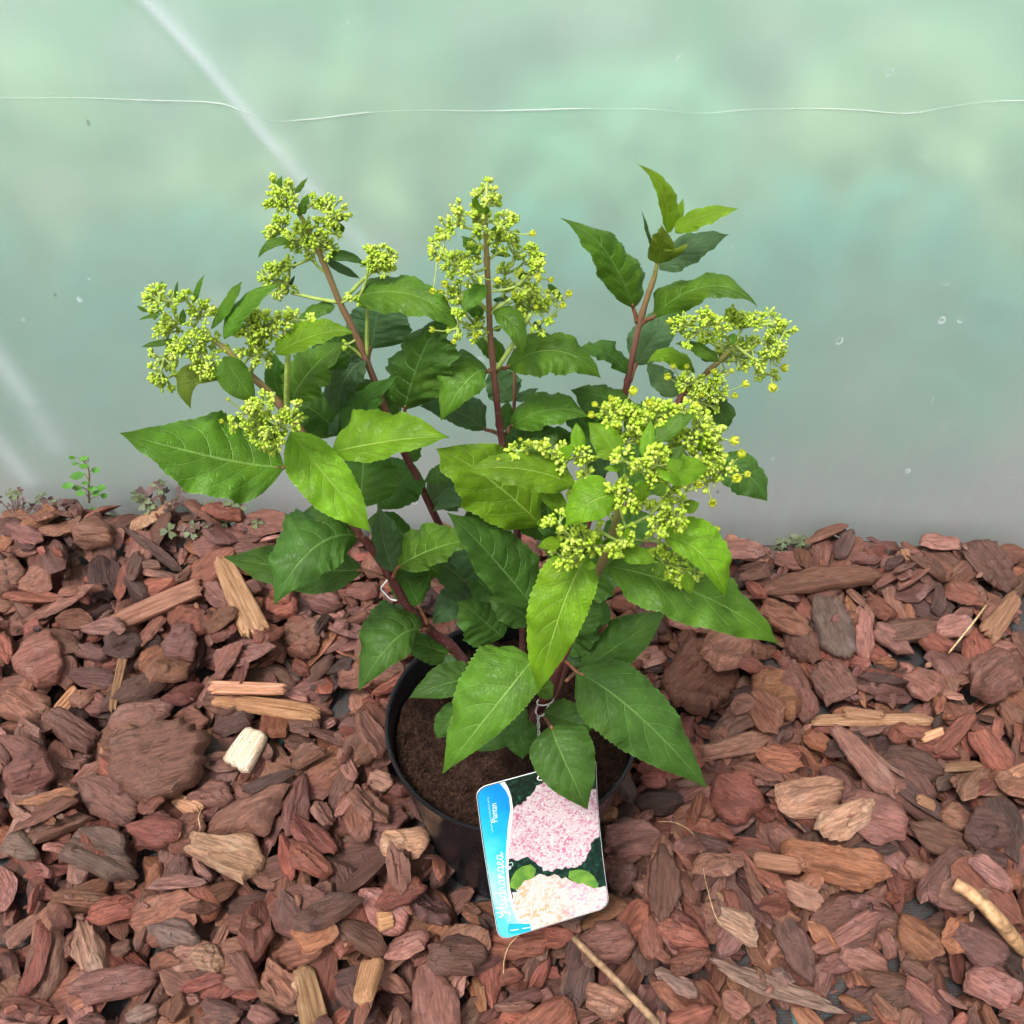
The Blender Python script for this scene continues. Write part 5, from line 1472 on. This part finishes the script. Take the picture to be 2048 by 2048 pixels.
fo = bpy.data.objects.new('grower_name', fc); col.objects.link(fo)
bpy.context.view_layer.update()
fm = bpy.data.meshes.new_from_object(fo.evaluated_get(bpy.context.evaluated_depsgraph_get()))
bpy.data.objects.remove(fo)
P0 = V(tp(432, 735)); P1 = V(tp(412, 545)); fd = (P1 - P0).normalized(); fu = V((-fd.y, fd.x))
mxx = max(v.co.x for v in fm.vertices); ks = (P1 - P0).length / mxx
locs = []
for v in fm.vertices:
    q = P0 + fd * (v.co.x * ks) + fu * (v.co.y * ks); locs.append((q.x, q.y, 0)); v.co = T3(q.x, q.y, .00056)
at = fm.attributes.new('loc', 'FLOAT_VECTOR', 'POINT'); at.data.foreach_set('vector', np.array(locs, np.float32).ravel())
fm.materials.clear()
link('grower_name', fm, M_INK_W, tag_o, False)

# white string: loop round the front stem, twisted down to the hole of the tag
def string():
    mb = MB()
    hole = V(tp(795, 265)); H = T3(hole.x, hole.y, .001)
    kn = PY(px('c6', 970, 600), -.035)
    st = PY((1090, 1400), -.018)
    lp = [st + V((.006 * math.cos(a), .006 * math.sin(a) - .001, .004 * math.cos(a + 1))) for a in [i * math.pi / 6 for i in range(13)]]
    mb.tube(catmull(lp, 3), .0006, 6)
    for sg in (0, math.pi):
        pts = []
        for i in range(26):
            t = i / 25; c = kn.lerp(H, t) + V((0, -.006 * math.sin(math.pi * t), .003 * math.sin(math.pi * t)))
            pts.append(c + V((math.cos(t * 26 + sg), 0, math.sin(t * 26 + sg))) * .0008)
        mb.tube(pts, .0006, 6)
    mb.tube(catmull([lp[7], kn + V((-.002, 0, .006)), kn], 4), .0006, 6)
    mb.tube(catmull([lp[10], kn + V((.004, -.001, .004)), kn], 4), .0006, 6)
    mb.tube(catmull([H, H + tx * -.002 + ty * -.002 + tz * .001, H + tx * .001 + ty * -.004 + tz * .001, H + tx * .0015 + ty * -.001 + tz * .001], 4), .0005, 6)
    tag(mb.build('tag_string', M_STRING), 'white twisted string tying the plant label to the front stem', 'string')
    mb = MB()
    P = [PY(px('c5', x, y), -.006) for x, y in ((1205, 1160), (1185, 1185), (1165, 1215), (1190, 1245), (1225, 1280), (1268, 1292))]
    mb.tube(catmull(P, 4), .0006, 6)
    tag(mb.build('string_end', M_STRING), 'short loose end of white string tied on the left stem', 'string')
string()

# ------------------------------------------------------------------ straws, twigs, weeds
def ground_line(name, c, pts, r0, mat, label, cat, lift=.004, r1=None):
    P = []
    for x, y in pts:
        q = PZ(px(c, x, y), .025)
        jj = min(max(int((q.y - GY0) / GR), 0), NYG - 1); ii = min(max(int((q.x - GX0) / GR), 0), NXG - 1)
        hz = float(HM[max(0, jj - 2):jj + 3, max(0, ii - 2):ii + 3].max()) + lift
        P.append(PZ(px(c, x, y), hz))
    P = catmull(P, 5)
    mb = MB(); n = len(P); r1 = r1 or r0
    mb.tube(P, [r0 + (r1 - r0) * i / (n - 1) for i in range(n)], 6)
    tag(mb.build(name, mat), label, cat)
ground_line('straw', 'r4', [(40,370),(130,375),(220,430),(265,530),(280,640),(305,750),(335,850),(368,905)], .0003, M_STRAW, 'thin curved pale straw lying on bark right of the plant tag', 'straw')
ground_line('straw', 'c6', [(790,1925),(795,1850),(820,1780),(870,1725)], .0003, M_STRAW, 'thin pale straw curving below the bottom corner of the tag', 'straw')
ground_line('twig', 'c6', [(1150,1740),(1260,1850),(1370,1960),(1590,2190)], .0024, mat_simple('twig_bark', (.26, .16, .09), .65, .3, .4, 150, .4), 'straight dry twig at the bottom edge, right of the tag', 'twig', .005, .0032)
ground_line('twig', 'r4', [(1570,690),(1680,760),(1800,880),(1930,1040)], .0055, mat_simple('twig_wood', (.38, .22, .11), .65, .3, .5, 120, .5), 'thick weathered yellow twig at the right edge of the picture', 'twig', .006, .0062)
ground_line('straw', 'r3', [(1480,760),(1560,660),(1640,560),(1720,450)], .0011, M_STRAW, 'stiff golden straw stalk leaning on bark near the right edge', 'straw', .006)
ground_line('straw', 'r2', [(1430,390),(1395,470),(1405,560),(1360,620)], .0004, M_STRAW, 'fine pale straw curl below the cream white wood chip', 'straw')

def clump(label, c, x, y, Y, n, rad, mats, seed, size=.006, h=.02):
    r = random.Random(seed)
    P = PY(px(c, x, y), Y)
    zb = max(.0, P.z - h)
    root = empty('weed', (P.x, P.y, zb)); tag(root, label, 'weed')
    for i in range(n):
        q = r.uniform(0, 6.28); rr = rad * math.sqrt(r.random())
        e = V((P.x + rr * math.cos(q), P.y + rr * math.sin(q) * .5, zb + h * r.uniform(.35, 1.15)))
        b = V((P.x + rr * .3 * math.cos(q), P.y + rr * .2 * math.sin(q), zb - .006))
        st = MB(); st.tube(catmull([b, b.lerp(e, .5) + V((0, 0, .003)), e], 3), .0005, 5)
        st.build('stalk', M_WEED_S, root)
        mb = MB(); s_ = size * r.uniform(.7, 1.3); a0 = r.uniform(0, 6.28)
        up_ = V((r.uniform(-.5, .5), r.uniform(-.8, .1), 1)).normalized(); o1 = up_.orthogonal().normalized(); o2 = up_.cross(o1)
        for k in range(3):                       # three heart shaped leaflets
            a = a0 + k * 2.094
            d = o1 * math.cos(a) + o2 * math.sin(a); pp = up_.cross(d)
            dr = -up_ * .25
            mb.add([e, e + d * s_ * .55 + pp * s_ * .42, e + d * s_ * 1.05 + pp * s_ * .38 + dr * s_ * .5, e + d * s_ * .88 + dr * s_ * .3, e + d * s_ * 1.05 - pp * s_ * .38 + dr * s_ * .5, e + d * s_ * .55 - pp * s_ * .42],
                   [(0, 1, 3), (1, 2, 3), (0, 3, 5), (3, 4, 5)])
        mb.build('leaflets', mats[r.randrange(len(mats))], root)
PG, PP, PB = M_WEED_G, M_WEED_P, M_WEED_B
clump('purplish clover-like weed at the left edge below the film', 'w7', 40, 440, .33, 7, .018, [PP, PP, PG], 1)
clump('flat grey green weed at the foot of the film, left of the seedling', 'w7', 270, 480, .34, 12, .035, [PG, PP], 2, .007, .014)
clump('purple leaved weed behind the orange tan chip by the film', 'w7', 1010, 440, .34, 14, .03, [PP, PP, PG], 3, .008, .03)
clump('grey green and purple weed rosette beside the red chip by the film', 'w7', 1400, 520, .33, 16, .03, [PG, PG, PP], 4, .008, .024)
clump('small purplish weed low between the chips, left of the rosette', 'w7', 1190, 650, .30, 9, .025, [PP, PG], 5, .007, .012)
clump('small grey green weed behind the dark left leaf tip', 'w7', 1640, 640, .31, 6, .014, [PG, PP], 6, .006, .012)
clump('dark weed tuft at the foot of the film right of the plant', 'r3', 590, 110, .345, 10, .022, [PP, PG, PG], 7, .008, .02)
clump('low dark green weed in front of the film, right of the big leaf', 'r3', 430, 180, .335, 6, .016, [PG, PP], 8, .007, .012)
def seedling():
    c = 'w7'; Y = .335
    root = empty('seedling', PY(px(c, 570, 480), Y)); tag(root, 'small upright green seedling in front of the film at the left', 'seedling')
    st = MB(); st.tube(catmull([PY(px(c, x, y), Y) for x, y in ((575, 500), (570, 400), (575, 320), (560, 260), (520, 215))], 4), [.0012] * 9 + [.0008] * 8, 6)
    st.build('stem', M_WEED_S, root)
    for i, (x, y, w, a) in enumerate([(465,210,26,.3),(540,215,32,-.2),(540,265,34,.1),(500,325,50,.2),(615,290,36,-.7),(550,375,26,.2),(500,405,36,.1),(435,390,40,.2),(590,410,34,-.3),(650,405,42,-.2),(520,440,32,.2),(615,440,34,-.2),(480,250,22,.4),(670,455,30,0)]):
        P = PY(px(c, x, y), Y - .006 * (i % 3)); s_ = w * .3106 * depth(P) / F
        r = random.Random(i); d = V((math.cos(a) * (-1 if x < 565 else 1), -.5, r.uniform(-.1, .5))).normalized(); b = d.cross(V((0, -.3, 1))).normalized()
        mb = MB(); mb.add([P - d * s_, P - d * s_ * .35 + b * s_ * .6, P + d * s_ * .45 + b * s_ * .62, P + d * s_, P + d * s_ * .45 - b * s_ * .62, P - d * s_ * .35 - b * s_ * .6, P + V((0, 0, -s_ * .15))],
                          [(0, 1, 6), (1, 2, 6), (2, 3, 6), (3, 4, 6), (4, 5, 6), (5, 0, 6)])
        mb.build('leaf', M_WEED_B, root)
        S_ = PY(px(c, 568, y + 25), Y)
        mb = MB(); mb.tube([S_, P - d * s_ * .9], .0004, 4); mb.build('stalk', M_WEED_S, root)
seedling()
def sprout():
    c = 'w7'
    def Q(x, y): return PZ(px(c, x, y), .045)
    root = empty('sprout', Q(835, 670)); tag(root, 'bright green sprout sprawling over bark chips below the seedling', 'seedling')
    st = MB(); st.tube(catmull([Q(835, 675), Q(780, 620), Q(720, 580), Q(650, 580)], 4), .0008, 5); st.build('stem', M_STRAW, root)
    for i, (x, y, w) in enumerate([(590,582,34),(640,585,30),(690,555,28),(610,560,24),(560,640,32),(720,600,22),(660,610,24)]):
        P = Q(x, y) + V((0, 0, .004)); s_ = w * .3106 * depth(P) / F
        r = random.Random(i + 50); d = V((-1, r.uniform(-.6, .6), r.uniform(0, .4))).normalized(); b = d.cross(V((0, -.3, 1))).normalized()
        mb = MB(); mb.add([P - d * s_, P - d * s_ * .35 + b * s_ * .6, P + d * s_ * .45 + b * s_ * .62, P + d * s_, P + d * s_ * .45 - b * s_ * .62, P - d * s_ * .35 - b * s_ * .6, P + V((0, 0, -s_ * .15))],
                          [(0, 1, 6), (1, 2, 6), (2, 3, 6), (3, 4, 6), (4, 5, 6), (5, 0, 6)])
        mb.build('leaf', M_WEED_B, root)
sprout()
